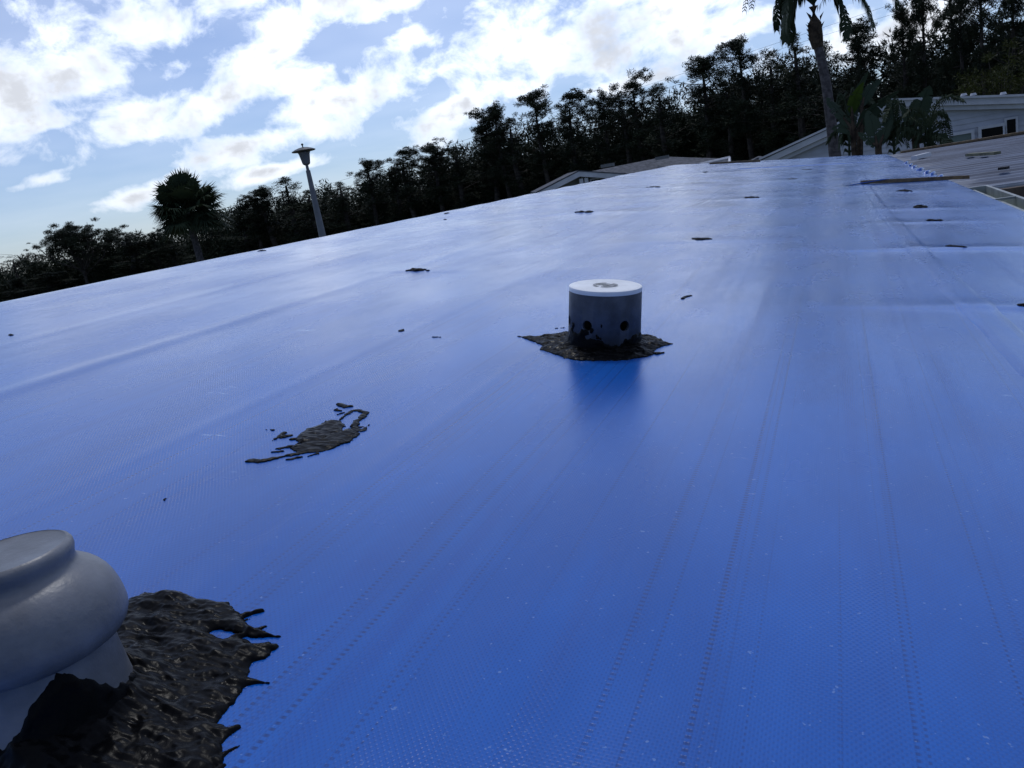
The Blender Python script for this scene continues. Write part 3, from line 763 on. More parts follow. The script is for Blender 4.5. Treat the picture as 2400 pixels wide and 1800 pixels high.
gut = empty('gutter', (0.9, 4.5, CP_Z - .05))
tag(gut, 'open white gutter with mossy green liner along the right eave', 'gutter')
zg = zl - 0.055
for nm, a, b_, m in (('front_lip', (.955, 3.0, zg - .06), (.975, 6.72, zg + .01), M_GALV), ('back_plate', (0.80, 3.0, zg - .08), (0.812, 6.72, zg + .015), M_GALV), ('liner', (0.812, 3.0, zg - .09), (.955, 6.72, zg - .065), M_GUTGREEN),
                     ('inner_rod', (0.87, 3.0, zg - .03), (0.885, 6.72, zg - .005), M_GALV), ('end_plate', (0.812, 6.66, zg - .065), (.955, 6.69, zg + .012), M_GALV), ('hanger', (0.812, 4.75, zg + .0), (.955, 4.78, zg + .012), M_GALV), ('hanger', (0.812, 5.6, zg + .0), (.955, 5.63, zg + .012), M_GALV), ('hanger', (0.812, 3.9, zg + .0), (.955, 3.93, zg + .012), M_GALV)):
    par(MB().box(a, b_).build(nm, m), gut)
# board at the far end of the roof
fb0, fb1 = at(1663, 386, 14.6), at(1782, 379, 14.6)
e = empty('loose_board', (fb0.x, fb0.y, fb0.z - .0)); dd = fb1 - fb0
yv = Vector((-dd.y, dd.x, 0)).normalized() * .05
MB().prism([-yv, yv, yv + Vector((0, 0, .035)), -yv + Vector((0, 0, .035))], dd).build('board', M_WOOD, e)
tag(e, 'tan board lying at the far end of the blue roof', 'board')

# ------------------------------------------------------------------ neighbouring houses
class Wall:
    """a vertical plane facing the eye at distance D along the direction of pixel px; converts seen points to (u, z)"""
    def __init__(s, px, D, yaw=0.0):
        c = at(px, horizon_y(px), D); s.o = Vector((c.x, c.y, 0)); n = Vector((-c.x, -c.y, 0)).normalized()
        n.rotate(Matrix.Rotation(yaw, 3, 'Z')); s.n = n; s.t = Vector((-n.y, n.x, 0))
        if s.t.dot(Vector((1, 0, 0))) < 0: s.t = -s.t
    def uz(s, px, py):
        r = Vector(ray(px, py)); t = (s.o.dot(s.n)) / r.dot(s.n); p = r * t
        return ((p - s.o).dot(s.t), p.z + ZC)
    def P(s, u, z, out=0.0): return s.t * u + s.n * out + Vector((0, 0, z))
    def prism(s, mb, pts, o0, o1): return mb.prism([s.P(u, z, o0) for u, z in pts], s.n * (o1 - o0))
W = Wall(2150, 30, 0.0)
hs = empty('siding_house', W.o)
tag(hs, 'white lap-sided house with a low gable behind the palms at the upper right', 'house')
pk = W.uz(2087, 236); lf = W.uz(1790, 374); rt = W.uz(2520, 223)
z_l = lambda u: pk[1] + (u - pk[0]) * (pk[1] - lf[1]) / (pk[0] - lf[0]) if u < pk[0] else pk[1] + (u - pk[0]) * (rt[1] - pk[1]) / (rt[0] - pk[0])
uL, uR = lf[0] + .5, rt[0] + 3
core = [(uL, 0), (uR, 0), (uR, z_l(uR) - .3), (pk[0], pk[1] - .3), (uL, z_l(uL) - .3)]
W.prism(MB(), core, -9, -.04).build('wall', M_WALLWHITE, hs)
bh = 0.16; k = 0
while k * bh + 0.9 < pk[1] - .34:
    za, zb = k * bh + .9, k * bh + .9 + bh
    def lim(z):
        a = uL; b = uR
        sl = (pk[1] - lf[1]) / (pk[0] - lf[0]); sr = (pk[1] - rt[1]) / (rt[0] - pk[0])
        a = max(a, pk[0] - (pk[1] - .32 - z) / sl); b = min(b, pk[0] + (pk[1] - .32 - z) / sr); return a, b
    a0, b0 = lim(za); a1, b1_ = lim(zb)
    if b1_ > a1 + .1:
        mb = MB(); v = [W.P(a0, za, -.038), W.P(b0, za, -.038), W.P(b1_, zb, -.038), W.P(a1, zb, -.038), W.P(a0, za, .004), W.P(b0, za, .004), W.P(b1_, zb, -.022), W.P(a1, zb, -.022)]
        mb.add(v, [(0, 3, 2, 1), (4, 5, 6, 7), (0, 1, 5, 4), (1, 2, 6, 5), (2, 3, 7, 6), (3, 0, 4, 7)]).build('siding_board', M_WALLWHITE, hs)
    k += 1
def rake(wl, root, A, B, th, o0, o1, m, name, drop=0.0):
    return wl.prism(MB(), [(A[0], A[1] - th - drop), (B[0], B[1] - th - drop), (B[0], B[1] - drop), (A[0], A[1] - drop)], o0, o1).build(name, m, root)
for A, B in ((lf, pk), (pk, rt)):
    rake(W, hs, A, B, .20, .20, .30, M_WHITE, 'fascia')
    rake(W, hs, A, B, .13, .02, .19, M_WHITE, 'frieze', .21)
    W.prism(MB(), [(A[0] - .1, A[1] + .005), (B[0], B[1] + .005), (B[0], B[1] + .06), (A[0] - .1, A[1] + .06)], -9, .33).build('roof_slope', M_SHINGLE, hs)
    W.prism(MB(), [(A[0] - .1, A[1] + .007), (B[0], B[1] + .007), (B[0], B[1] + .075), (A[0] - .1, A[1] + .075)], .331, .36).build('drip_edge', M_WHITE, hs)
def opening(wl, root, x0, x1, top0, top1, bot, m, trim=.09, name='window'):
    a = wl.uz(x0, top0); b = wl.uz(x1, top1); zt = (a[1] + b[1]) / 2; zb = bot
    f = wl.prism(MB(), [(a[0] - trim, zb - trim), (b[0] + trim, zb - trim), (b[0] + trim, zt + trim), (a[0] - trim, zt + trim)], .005, .03).build(name, M_WHITE, root)
    wl.prism(MB(), [(a[0], zb), (b[0], zb), (b[0], zt), (a[0], zt)], .0301, .034).build('pane', m, f)
    mb = MB()
    for (u0, u1, v0, v1_) in ((a[0] - trim, a[0], zb, zt), (b[0], b[0] + trim, zb, zt), (a[0] - trim, b[0] + trim, zt, zt + trim), (a[0] - trim, b[0] + trim, zb - trim, zb)):
        wl.prism(mb, [(u0, v0), (u1, v0), (u1, v1_), (u0, v1_)], .0302, .07)
    mb.build('frame', M_WHITE, f)
opening(W, hs, 2300, 2350, 305, 293, 2.1, M_GLASS)
opening(W, hs, 2359, 2380, 281, 278, 1.6, M_GLASS, .06)
opening(W, hs, 2226, 2276, 320, 311, 2.1, M_GREENPANE)
for (px, py) in ((2262, 227), (2285, 225), (2357, 222)):
    u, z = W.uz(px, py); b = W.P(u, z_l(u), -.8)
    MB().tube([b, b + Vector((0, 0, .10))], .05, 10).tube([b + Vector((0, 0, .10)), b + Vector((0, 0, .17))], [.10, .07], 10).build('ridge_vent', M_WHITE, hs, True)
# small hip roof between the houses
# grey shingled house
W2 = Wall(1400, 40, 0.12)
h2_ = empty('shingle_house', W2.o)
tag(h2_, 'low grey shingled house with a white gabled porch beyond the ridge', 'house')
pk2 = W2.uz(1355, 402); l2 = W2.uz(1258, 452); r2_ = W2.uz(1530, 413)
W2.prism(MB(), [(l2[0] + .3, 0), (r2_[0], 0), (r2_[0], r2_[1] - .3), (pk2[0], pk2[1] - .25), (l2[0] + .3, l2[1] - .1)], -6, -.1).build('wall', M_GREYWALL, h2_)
for A, B in ((l2, pk2), (pk2, r2_)):
    rake(W2, h2_, A, B, .24, .35, .45, M_WHITE, 'fascia')
    W2.prism(MB(), [(A[0] - .05, A[1] + .004), (B[0], B[1] + .004), (B[0], B[1] + .05), (A[0] - .05, A[1] + .05)], -6, .47).build('porch_roof', M_SHINGLE, h2_)
for px in (1361, 1373):
    u, z = W2.uz(px, 425); W2.prism(MB(), [(u - .09, 0), (u + .09, 0), (u + .09, pk2[1] - .35), (u - .09, pk2[1] - .35)], .2, .34).build('post', M_WHITE, h2_)
u, z = W2.uz(1366, 425)
opening(W2, h2_, 1364, 1371, 416, 416, 2.0, M_GLASS, .03)
opening(W2, h2_, 1385, 1420, 418, 420, 2.2, M_GLASS, .06)
# main roof: slope facing the eye, hip on the left
A = at(1372, 404, 44); B = at(1558, 367, 50); C = at(1712, 372, 50); Dp = at(1718, 400, 43); Ep = at(1480, 425, 43)
d0 = Vector((0, 0, -.12))
mb = MB(); loc = W2.o
vv = [x - loc for x in (A, B, C, Dp, Ep)]
mb.add(vv + [x + d0 for x in vv], [(0, 4, 3, 2, 1), (5, 6, 7, 8, 9)] + [(i, (i + 1) % 5, (i + 1) % 5 + 5, i + 5) for i in range(5)])
o = mb.build('main_roof', M_SHINGLE, h2_); fix_normals(o)
# back slope
Bk, Ck = B + (B - A) * 0 + Vector((B.x, B.y, 0)).normalized() * 5 - Vector((0, 0, .9)), C + Vector((C.x, C.y, 0)).normalized() * 5 - Vector((0, 0, .9))
vv = [x - loc for x in (B, C, Ck, Bk)]
o = MB().add(vv + [x + d0 for x in vv], [(0, 1, 2, 3), (7, 6, 5, 4)] + [(i, (i + 1) % 4, (i + 1) % 4 + 4, i + 4) for i in range(4)]).build('rear_roof', M_SHINGLE, h2_); fix_normals(o)
bw = [Vector((p.x, p.y, 0)) - Vector((loc.x, loc.y, 0)) for p in (Ep, Dp, Ck, Bk)]
zt_ = min(Ep.z, Dp.z) - .25
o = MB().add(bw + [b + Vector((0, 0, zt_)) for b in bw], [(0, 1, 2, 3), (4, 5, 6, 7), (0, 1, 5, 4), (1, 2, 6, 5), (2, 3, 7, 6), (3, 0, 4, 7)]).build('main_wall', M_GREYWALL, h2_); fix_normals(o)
for px, py in ((1424, 386), (1552, 368)):
    c = at(px, py, 47) - loc; MB().box((c.x - .35, c.y - .2, c.z - .12), (c.x + .35, c.y + .2, c.z + .05)).build('roof_vent_box', M_GREYWALL, h2_)
mb = MB(); c0, c1, c2 = at(1640, 386, 42.6) - loc, at(1709, 370, 46) - loc, at(1709, 376, 44) - loc
mb.tube([c0, c1], .10, 6).tube([c1, c2 + Vector((0, 0, -.3))], .08, 6).build('white_rake', M_WHITE, h2_)
# third, small roof
W3 = Wall(1790, 34)
h3 = empty('far_shed', W3.o)
tag(h3, 'small grey-roofed shed peeking over the far end, left of the white house', 'shed')
a, b, c = W3.uz(1738, 388), W3.uz(1776, 369), W3.uz(1830, 374)
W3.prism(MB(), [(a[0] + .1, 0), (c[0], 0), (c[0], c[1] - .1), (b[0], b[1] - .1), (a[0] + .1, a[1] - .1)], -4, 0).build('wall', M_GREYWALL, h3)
W3.prism(MB(), [a, b, c, (c[0], c[1] - .08), (b[0], b[1] - .08), (a[0], a[1] - .08)][::-1], -4.2, .2).build('roof', M_SHINGLE, h3)

# ------------------------------------------------------------------ lamp post
LD = 20.0
lb = at(757, 560, LD); lt = at(707, 336, LD)
lp = empty('street_lamp', (lb.x, lb.y, 0))
tag(lp, 'grey lamp post with a wide saucer hood standing beyond the ridge', 'street lamp')
lean = Vector(((lt.x - lb.x), (lt.y - lb.y), 0))
kx = at(733, 450, LD); kx = Vector((kx.x - lb.x, kx.y - lb.y, 0))
topz = lt.z
lp.location = (lb.x + kx.x, lb.y + kx.y, 0)
MB().tube([(0, 0, 0), (0, 0, 3.0), (0, 0, topz - .62), (0, 0, topz - .60), (0, 0, topz - .46)], [.115, .098, .052, .034, .034], 16).build('pole', M_POLE, lp, True)
MB().lathe([(.034, topz - .50), (.075, topz - .475), (.088, topz - .46), (.092, topz - .44), (.125, topz - .24), (.142, topz - .205), (.03, topz - .20)], 28).build('louvre_body', M_POLE, lp, True)
MB().lathe([(.10, topz - .205), (.262, topz - .182), (.276, topz - .172), (.270, topz - .160), (.20, topz - .128), (.11, topz - .100), (.04, topz - .088), (0, topz - .086)], 36).build('hood', M_LAMPTOP, lp, True)
MB().lathe([(0, topz - .09), (.013, topz - .085), (.013, topz - .05), (.026, topz - .04), (.026, topz - .012), (0, topz)], 12).build('finial', M_LAMPTOP, lp, True)

# ------------------------------------------------------------------ trees
def leaf_tris(centres, radii, counts, size, rng, flat=0.75, slim=0.45, grow=None):
    """small leaf and needle-spray faces scattered through ellipsoids; grow = preferred direction per clump"""
    vs = []
    for i, (c, r, n) in enumerate(zip(centres, radii, counts)):
        if n < 1: continue
        d = rng.normal(size=(n, 3)); d /= np.linalg.norm(d, axis=1)[:, None]
        rad = rng.random(n) ** 0.5
        p = c + d * rad[:, None] * np.array(r)
        a = rng.normal(size=(n, 3)) * 0.8 + d * 0.7 + np.array([0, 0, 0.35]); a /= np.linalg.norm(a, axis=1)[:, None]
        b = rng.normal(size=(n, 3)); b -= a * (a * b).sum(1)[:, None]; b /= np.linalg.norm(b, axis=1)[:, None]
        s = size * (0.45 + 1.1 * rng.random(n))[:, None]
        vs.append(np.stack([p - a * s * 0.6 - b * s * slim * .5, p - a * s * 0.6 + b * s * slim * .5, p + a * s * 1.5], 1).reshape(-1, 3))
    v = np.concatenate(vs); return v, np.arange(len(v)).reshape(-1, 3)
def make_tree(kind, seed):
    rng = np.random.default_rng(seed); r = random.Random(seed)
    H = 10.0                                       # built 10 m tall, scaled for use
    root = empty('tree')
    trunk = MB(); bendx, bendy = r.uniform(-.5, .5), r.uniform(-.5, .5)
    tp = lambda t: Vector((bendx * math.sin(t * 2.6), bendy * math.sin(t * 2.1), H * t))
    trunk.tube([tp(i / 10) for i in range(10)], [.17 * (1 - i / 10) ** .8 + .02 for i in range(10)], 7)
    cs, rs, ns = [], [], []
    def puff(c, q, fl, dens):
        cs.append(np.array(c)); rs.append((q, q, q * fl)); ns.append(int(dens * q * q))
    if kind == 'pine':                              # tall bare stem, loose upswept limbs, leaves in broken tufts towards the top
        nb = 40; lo = 0.34
        for i in range(nb):
            t = lo + (1 - lo) * ((i + r.random()) / nb) ** .85; p = tp(t); az = r.uniform(0, 6.28)
            prof = min(1.0, (1.04 - t) / 0.26) ** .55 * (0.45 + .55 * min(1, max(0, t - .3) / .3))
            L = (0.25 + 1.45 * r.random() ** 1.3) * prof
            e = p + Vector((math.cos(az) * L, math.sin(az) * L, L * r.uniform(.15, 1.0)))
            trunk.tube([p, p.lerp(e, .5) + Vector((0, 0, -.10)), e], [.035, .022, .008], 4)
            for j in range(r.choice((3, 4, 5, 6))):
                u_ = r.uniform(.45, 1.08)
                c = p.lerp(e, u_) + Vector((r.gauss(0, .17), r.gauss(0, .17), r.gauss(.04, .15)))
                puff(c, r.uniform(.14, .36), r.uniform(.6, 1.3), 1300)
        for j in range(7):
            puff(tp(.88 + .02 * j) + Vector((r.gauss(0, .14), r.gauss(0, .14), 0)), r.uniform(.12, .28), 1.1, 1300)
        size = .075
    elif kind == 'dense':                           # stem wrapped in vines and side growth almost to the ground
        nb = 110
        for i in range(nb):
            t = .10 + .90 * (i + r.random()) / nb; p = tp(t); az = r.uniform(0, 6.28)
            L = (0.15 + 1.25 * r.random()) * (1.0 if t < .55 else max(.18, 1 - (t - .55) / .5)) * (.75 + .5 * math.sin(t * 17 + seed))
            e = p + Vector((math.cos(az) * L, math.sin(az) * L, L * r.uniform(-.1, .7)))
            if i % 2: trunk.tube([p, e], [.03, .01], 4)
            puff(e, r.uniform(.14, .46) * (1.1 - .4 * t), r.uniform(.7, 1.3), 950)
        size = .08
    elif kind == 'broad':                           # wide head of rising limbs with leaf pads of all sizes
        for i in range(18):
            t = r.uniform(.22, .5); p = tp(t); az = 6.28 * i / 18 + r.uniform(-.3, .3); L = r.uniform(1.0, 5.2)
            e = p + Vector((math.cos(az) * L, math.sin(az) * L, (.97 - t) * H * (1 - (L / 6.2) ** 2 * .75) * r.uniform(.75, 1.0)))
            mid = p.lerp(e, .5) + Vector((math.cos(az) * .5, math.sin(az) * .5, -.4))
            trunk.tube([p, mid, e], [.09, .06, .02], 5)
            for j in range(15):
                c = p.lerp(e, r.uniform(.5, 1.05)) + Vector((r.gauss(0, .7), r.gauss(0, .7), r.gauss(0, .45)))
                if j % 2: trunk.tube([mid.lerp(e, r.random()), c], [.025, .008], 3)
                puff(c, r.uniform(.18, .62), r.uniform(.5, .9), 800)
        size = .10
    else:
        for i in range(30):
            t = .3 + .7 * r.random(); p = tp(t); az = r.uniform(0, 6.28); L = r.uniform(.3, 1.3)
            e = p + Vector((math.cos(az) * L, math.sin(az) * L, L * .6)); trunk.tube([p, e], [.025, .01], 4)
            puff(e, r.uniform(.2, .42), .9, 500)
        size = .08
    trunk.build('trunk', M_BARK, root)
    v, f = leaf_tris(cs, rs, ns, size, rng)
    obj_np('crown', v, f, M_LEAF, root)
    root['kind_'] = kind
    return root
PROTO = {}
for kd, n in (('pine', 5), ('dense', 4), ('broad', 2), ('wisp', 1)): PROTO[kd] = [make_tree(kd, 100 + 7 * i + len(kd)) for i in range(n)]
USED = set()
def row_dist(px): return float(np.interp(px, [0, 600, 1200, 1800, 2500], [122, 106, 92, 71, 50]))
CANON = {'pine': 1.55, 'dense': 1.45, 'broad': 5.6, 'wisp': 1.1}      # crown half width of the 10 m tree
def plant(px, ytop, hw, kind, label, var, cat='tree', dist=None, name='pine_tree', rot=None):
    D = dist or row_dist(px)
    top = at(px, ytop, D); base = at(px, horizon_y(px), D)
    # keep the stem plumb under the seen top
    x, y = top.x, top.y; H = top.z
    src = PROTO[kind][var % len(PROTO[kind])]
    if id(src) in USED: t = copy_tree(src)
    else: t = src; USED.add(id(src))
    t.name = name
    wd = hw / F_PX * math.hypot(D, 0) * (1.42 if kind != 'broad' else 1.1)
    s = wd / CANON[kind]
    t.location = (x, y, 0); t.scale = (s, s, H / 10.2); t.rotation_euler[2] = rot if rot is not None else (px * 0.37 + var) % 6.28
    if 'kind_' in t: del t['kind_']
    tag(t, label, cat, 'trees along the far edge')
    return t
TREES = [
 (42, 592, 20, 'wisp', 'thin wispy sapling sticking up at the far left end of the trees', 0),
 (20, 655, 46, 'dense', 'lowest round tree at the left edge of the picture', 0),
 (98, 640, 55, 'dense', 'low bushy tree under the broad crown at the left', 1),
 (160, 512, 105, 'broad', 'broad spreading tree with tufted open crown at the left', 0),
 (268, 546, 70, 'dense', 'rounded solid tree just right of the broad spreading one', 2),
 (352, 538, 44, 'broad', 'small flat-topped tree left of the fan palm', 1),
 (395, 560, 40, 'dense', 'low dark tree right behind the fan palm on its left', 3),
 (545, 505, 46, 'dense', 'low dark tree at the right side of the fan palm', 0),
 (575, 462, 34, 'pine', 'thin open pine right of the fan palm', 0),
 (622, 440, 42, 'pine', 'open pine midway between fan palm and lamp post', 1),
 (668, 412, 50, 'dense', 'bushy tree touching the lamp post on its left', 1),
 (738, 440, 46, 'dense', 'bushy tree directly behind the lamp post', 2),
 (798, 424, 46, 'dense', 'bushy tree first to the right of the lamp post', 3),
 (850, 381, 36, 'pine', 'spiky pine second to the right of the lamp post', 2),
 (903, 402, 46, 'dense', 'rounded dark tree third to the right of the lamp post', 0),
 (953, 350, 42, 'pine', 'spiky pine fourth to the right of the lamp post', 3),
 (1010, 336, 42, 'pine', 'twin-topped pine fifth to the right of the lamp post', 4),
 (1060, 346, 48, 'dense', 'solid tree beside the step up in the tree line', 1),
 (1122, 266, 44, 'pine', 'open pine at the step where the tree line jumps higher', 0),
 (1165, 247, 36, 'pine', 'slim pine second after the step in the tree line', 1),
 (1212, 268, 50, 'dense', 'dense tree over the left end of the grey house', 2),
 (1262, 215, 42, 'pine', 'pine with a flat tuft above the white porch gable', 2),
 (1342, 216, 46, 'pine', 'pine with bare stems showing sky, above the porch', 3),
 (1404, 221, 38, 'pine', 'slim pine left of the dense clump over the grey house', 4),
 (1452, 230, 48, 'dense', 'shaggy tree in the clump over the grey house', 3),
 (1500, 176, 42, 'pine', 'pointed pine in the clump over the grey house', 0),
 (1556, 190, 50, 'dense', 'dense column right of the pointed pine', 0),
 (1632, 137, 56, 'pine', 'tall rounded pine standing free right of a sky gap', 1),
 (1690, 184, 46, 'dense', 'dark low column between two tall pines', 1),
 (1740, 95, 46, 'pine', 'tall lacy pine with sky through its crown', 2),
 (1800, 112, 54, 'dense', 'solid dark tree left of the curved palm', 2),
 (1862, 72, 58, 'dense', 'dark tree directly behind the curved palm trunk', 3),
 (1945, 90, 46, 'dense', 'dark tree just right of the curved palm trunk', 0),
 (2000, 58, 50, 'pine', 'ragged pine left of the bright gap of sky', 3),
 (2060, 188, 34, 'dense', 'short dark tree filling the foot of the bright sky gap', 1),
 (2112, 6, 30, 'pine', 'tall pine at the right side of the bright sky gap', 4),
 (2150, -70, 32, 'pine', 'tall bare-stemmed pine second right of the sky gap', 0),
 (2206, -90, 34, 'pine', 'tall pine with forked stem over the big paddle leaf', 1),
 (2262, -60, 34, 'pine', 'tall pine over the white house gable', 2),
 (2312, -110, 38, 'pine', 'tall shaggy pine near the right edge', 3),
 (2368, -80, 40, 'pine', 'tall tree with a thick crown closest to the right edge', 4),
 (2430, -60, 46, 'dense', 'dense tall tree cut by the right edge', 3),
]
for t in TREES: plant(*t)

def wood_mass():
    """the dark wood behind: one mass of undergrowth and stems nobody could count"""
    rng = np.random.default_rng(55); cs, rs, ns = [], [], []
    stems = MB()
    tl = sorted((t[0], t[1]) for t in TREES)
    TX = np.arange(-150, 2600, 30.0)
    TY = np.array([horizon_y(x) - 0.52 * (horizon_y(x) - np.mean([b for a, b in tl if abs(a - x) < 110] or [tl[0][1] if x < 0 else tl[-1][1]])) for x in TX])
    TY = np.where(TX > 2080, horizon_y(TX) - 0.36 * (horizon_y(TX) + 75), TY)
    TY = np.where(abs(TX - 2060) < 40, horizon_y(TX) - 40, TY)
    for px in np.arange(-120, 2560, 9):
        for rowk in range(3):
            D = row_dist(px) + 6 + rowk * 7 + rng.uniform(-2, 2)
            p = at(px + rng.uniform(-6, 6), horizon_y(px), D)
            yt = float(np.interp(px, TX, TY))
            top = at(px, yt, D).z * rng.uniform(.55, 1.25)
            z = rng.uniform(.2, 1.0)
            while z < top:
                q = rng.uniform(.8, 1.5)
                cs.append(np.array([p.x + rng.normal() * .8, p.y + rng.normal() * .8, z])); rs.append((q, q, q * .9)); ns.append(int(95 * q))
                z += rng.uniform(.5, 1.1)
        if rng.random() < .35 and px > 560:
            D = row_dist(px) + 10; p = at(px, horizon_y(px), D); stems.tube([(p.x, p.y, 0), (p.x + rng.normal() * .2, p.y, 4), (p.x + rng.normal() * .4, p.y, 7)], [.16, .12, .05], 5)
    v, f = leaf_tris(cs, rs, ns, .20, rng, slim=.6)
    o = obj_np('undergrowth', v, f, M_LEAF)
    tag(o, 'dark mass of undergrowth and far wood below the pines', 'undergrowth', kind='stuff')
    s = stems.build('wood_stems', M_BARK); tag(s, 'dark stems of the wood behind the front trees', 'undergrowth', kind='stuff')
wood_mass()

# yellow-green bush at the right
def bush(px, py, D, w, h, m, name, label, seed):
    rng = np.random.default_rng(seed); c = at(px, py, D); root = empty(name, (c.x, c.y, 0))
    cs, rs, ns = [], [], []
    st = MB()
    for i in range(34):
        q = rng.uniform(.3, .6); p = np.array([rng.normal() * w * .4, rng.normal() * w * .4, c.z + rng.normal() * h * .4])
        cs.append(p); rs.append((q, q, q * .8)); ns.append(150); st.tube([(0, 0, .1), (p[0] * .4, p[1] * .4, p[2] * .6), tuple(p)], [.04, .03, .01], 4)
    v, f = leaf_tris(cs, rs, ns, .07, rng); obj_np('crown', v, f, m, root); st.build('stems', M_BARK, root)
    return tag(root, label, 'bush')
bush(2345, 185, 44, 2.6, 1.9, M_LEAFY, 'leafy_bush', 'yellow-green leafy bush above the white house roof at the right', 5)

# ------------------------------------------------------------------ palms
def fan_palm():
    D = 45.0; r = random.Random(9)
    c = at(437, 490, D); b = Vector((c.x, c.y, 0))
    root = empty('fan_palm', b); tag(root, 'round-headed fan palm standing above the trees left of the lamp post', 'palm')
    cz = c.z
    MB().tube([(0, 0, 0), (.05, 0, cz * .5), (0, 0, cz - .1)], [.26, .22, .26], 10).build('trunk', M_PALMBARK, root, True)
    for k in range(110):
        az = r.uniform(0, 6.28); el = r.uniform(-.55, 1.4)
        d = Vector((math.cos(az) * math.cos(el), math.sin(az) * math.cos(el), math.sin(el)))
        L = r.uniform(.7, 1.45); mb = MB()
        p0 = Vector((0, 0, cz - .15)); p1 = p0 + d * L + Vector((0, 0, -.1 * L))
        mb.tube([p0, (p0 + p1) / 2 + Vector((0, 0, .06)), p1], [.02, .015, .012], 4)
        sx = d.cross(Vector((0, 0, 1))); sx = sx.normalized() if sx.length > .05 else Vector((1, 0, 0)); up = sx.cross(d).normalized()
        nb = 32; bl = r.uniform(.75, 1.2)
        for j in range(nb):
            a = -2.0 + 4.0 * j / (nb - 1); dirv = (d * math.cos(a) + sx * math.sin(a) + up * .12).normalized()
            tip = p1 + dirv * bl * (1 - .12 * abs(a)) + Vector((0, 0, -.38 * r.random() - .15 * abs(a)))
            mid = p1 + dirv * bl * .55 * (1 - .12 * abs(a)); wv = dirv.cross(up).normalized() * .045
            mb.add([p1, mid + wv, tip, mid - wv], [(0, 1, 2, 3)])
        mb.build('frond', M_FROND, root)
fan_palm()

def feather(mb, pts, leaf_len, r, droop=0.8, n=46, wid=.022):
    """rachis along pts with hanging leaflets"""
    P = [Vector(p) for p in pts]
    def ev(t):
        t = t * (len(P) - 1); i = min(int(t), len(P) - 2); f = t - i
        a = P[max(i - 1, 0)]; b = P[i]; c = P[i + 1]; d = P[min(i + 2, len(P) - 1)]
        return .5 * ((2 * b) + (c - a) * f + (2 * a - 5 * b + 4 * c - d) * f * f + (-a + 3 * b - 3 * c + d) * f ** 3)
    mb.tube([ev(i / 12) for i in range(13)], [.03 * (1 - i / 14) for i in range(13)], 5)
    for i in range(n):
        t = .12 + .88 * i / n; p = ev(t); tg = (ev(min(1, t + .03)) - ev(max(0, t - .03))).normalized()
        s = tg.cross(Vector((0, 0, 1)));
        s = s.normalized() if s.length > .05 else Vector((1, 0, 0))
        L = leaf_len * (math.sin(math.pi * min(1, .15 + t * .9)) * .75 + .3)
        for sd in (-1, 1):
            d = (s * sd * r.uniform(.5, .9) + tg * .55 + Vector((0, 0, r.uniform(-.2, .35)))).normalized()
            m1 = p + d * L * .45; tip = p + d * L * (.8 - .25 * droop) + Vector((0, 0, -L * droop * r.uniform(.45, .8)))
            w = tg * wid
            mb.add([p - w * .5, p + w * .5, m1 + w, tip, m1 - w], [(0, 1, 2, 3, 4)])
def curved_palm():
    D = 24.0; r = random.Random(4)
    tp = [(1958, 372), (1953, 330), (1946, 270), (1937, 200), (1924, 135), (1916, 105)]
    q = [at(a, b, D) for a, b in tp]; base = q[0].copy()
    root = empty('feather_palm', (base.x, base.y, 0)); tag(root, 'tall feather palm with curved grey trunk rising past the top edge', 'palm')
    L = lambda p: Vector((p.x - base.x, p.y - base.y, p.z))
    pts = [Vector((.02, 0, 0)), Vector((.01, 0, 1.6))] + [L(p) for p in q]
    MB().tube(pts, [.20, .17, .160, .145, .135, .125, .115, .115], 14).build('trunk', M_PALMBARK, root, True)
    bt = [L(at(a, b, D)) for a, b in ((1917, 112), (1912, 85), (1909, 55), (1906, 15))]
    bo = MB().tube(bt, [.14, .175, .165, .11], 12)
    for i in range(26):
        a = r.uniform(0, 6.28); t = r.random(); p = bt[0].lerp(bt[3], t); o = Vector((math.cos(a), math.sin(a), 0))
        bo.add([p + o * .13, p + o * .24 + Vector((0, 0, .22)), p + o * .14 + Vector((-.05 * o.y, .05 * o.x, .12))], [(0, 1, 2)])
    bo.build('boots', M_BOOT, root)
    C = L(at(1906, 10, D))
    X = Vector((M[0][0], M[1][0], 0)).normalized()          # sideways as seen
    Yv = Vector((-X.y, X.x, 0))
    k = D / F_PX
    fr = [[(0, 0), (-26, 30), (-48, 20), (-62, -30), (-64, -62)], [(0, 0), (30, 40), (62, 34), (88, -10), (100, -70)], [(0, 0), (36, 60), (90, 70), (150, 40), (178, -30)],
          [(0, 0), (24, 24), (44, 4), (52, -40), (50, -80)], [(0, 0), (50, 90), (120, 110), (175, 60), (192, 5)], [(0, 0), (-14, 46), (-36, 52), (-56, 14), (-60, -30)], [(0, 0), (10, 90), (40, 170), (90, 190), (140, 150)],
          [(0, 0), (-20, 20), (-36, 2), (-42, -30), (-38, -62)]]
    for i, F in enumerate(fr):
        dep = r.uniform(-1, 1); mb = MB()
        pp = [C + X * (a * k) + Vector((0, 0, b * k)) + Yv * (dep * j * .22) for j, (a, b) in enumerate(F)]
        feather(mb, pp, .62, r, 1.0, 84, .028)
        mb.build('frond', M_FROND, root)
    for i in range(9):
        a = r.uniform(0, 6.28); o = Vector((math.cos(a), math.sin(a), 0)); mb = MB()
        pp = [C, C + o * .5 + Vector((0, 0, 1.0)), C + o * 1.3 + Vector((0, 0, 1.4)), C + o * 2.2 + Vector((0, 0, .9)), C + o * 2.7 + Vector((0, 0, -.1))]
        if o.dot(Yv) < 0: feather(mb, pp, .6, r, .9, 44, .02); mb.build('frond', M_FROND, root)
curved_palm()

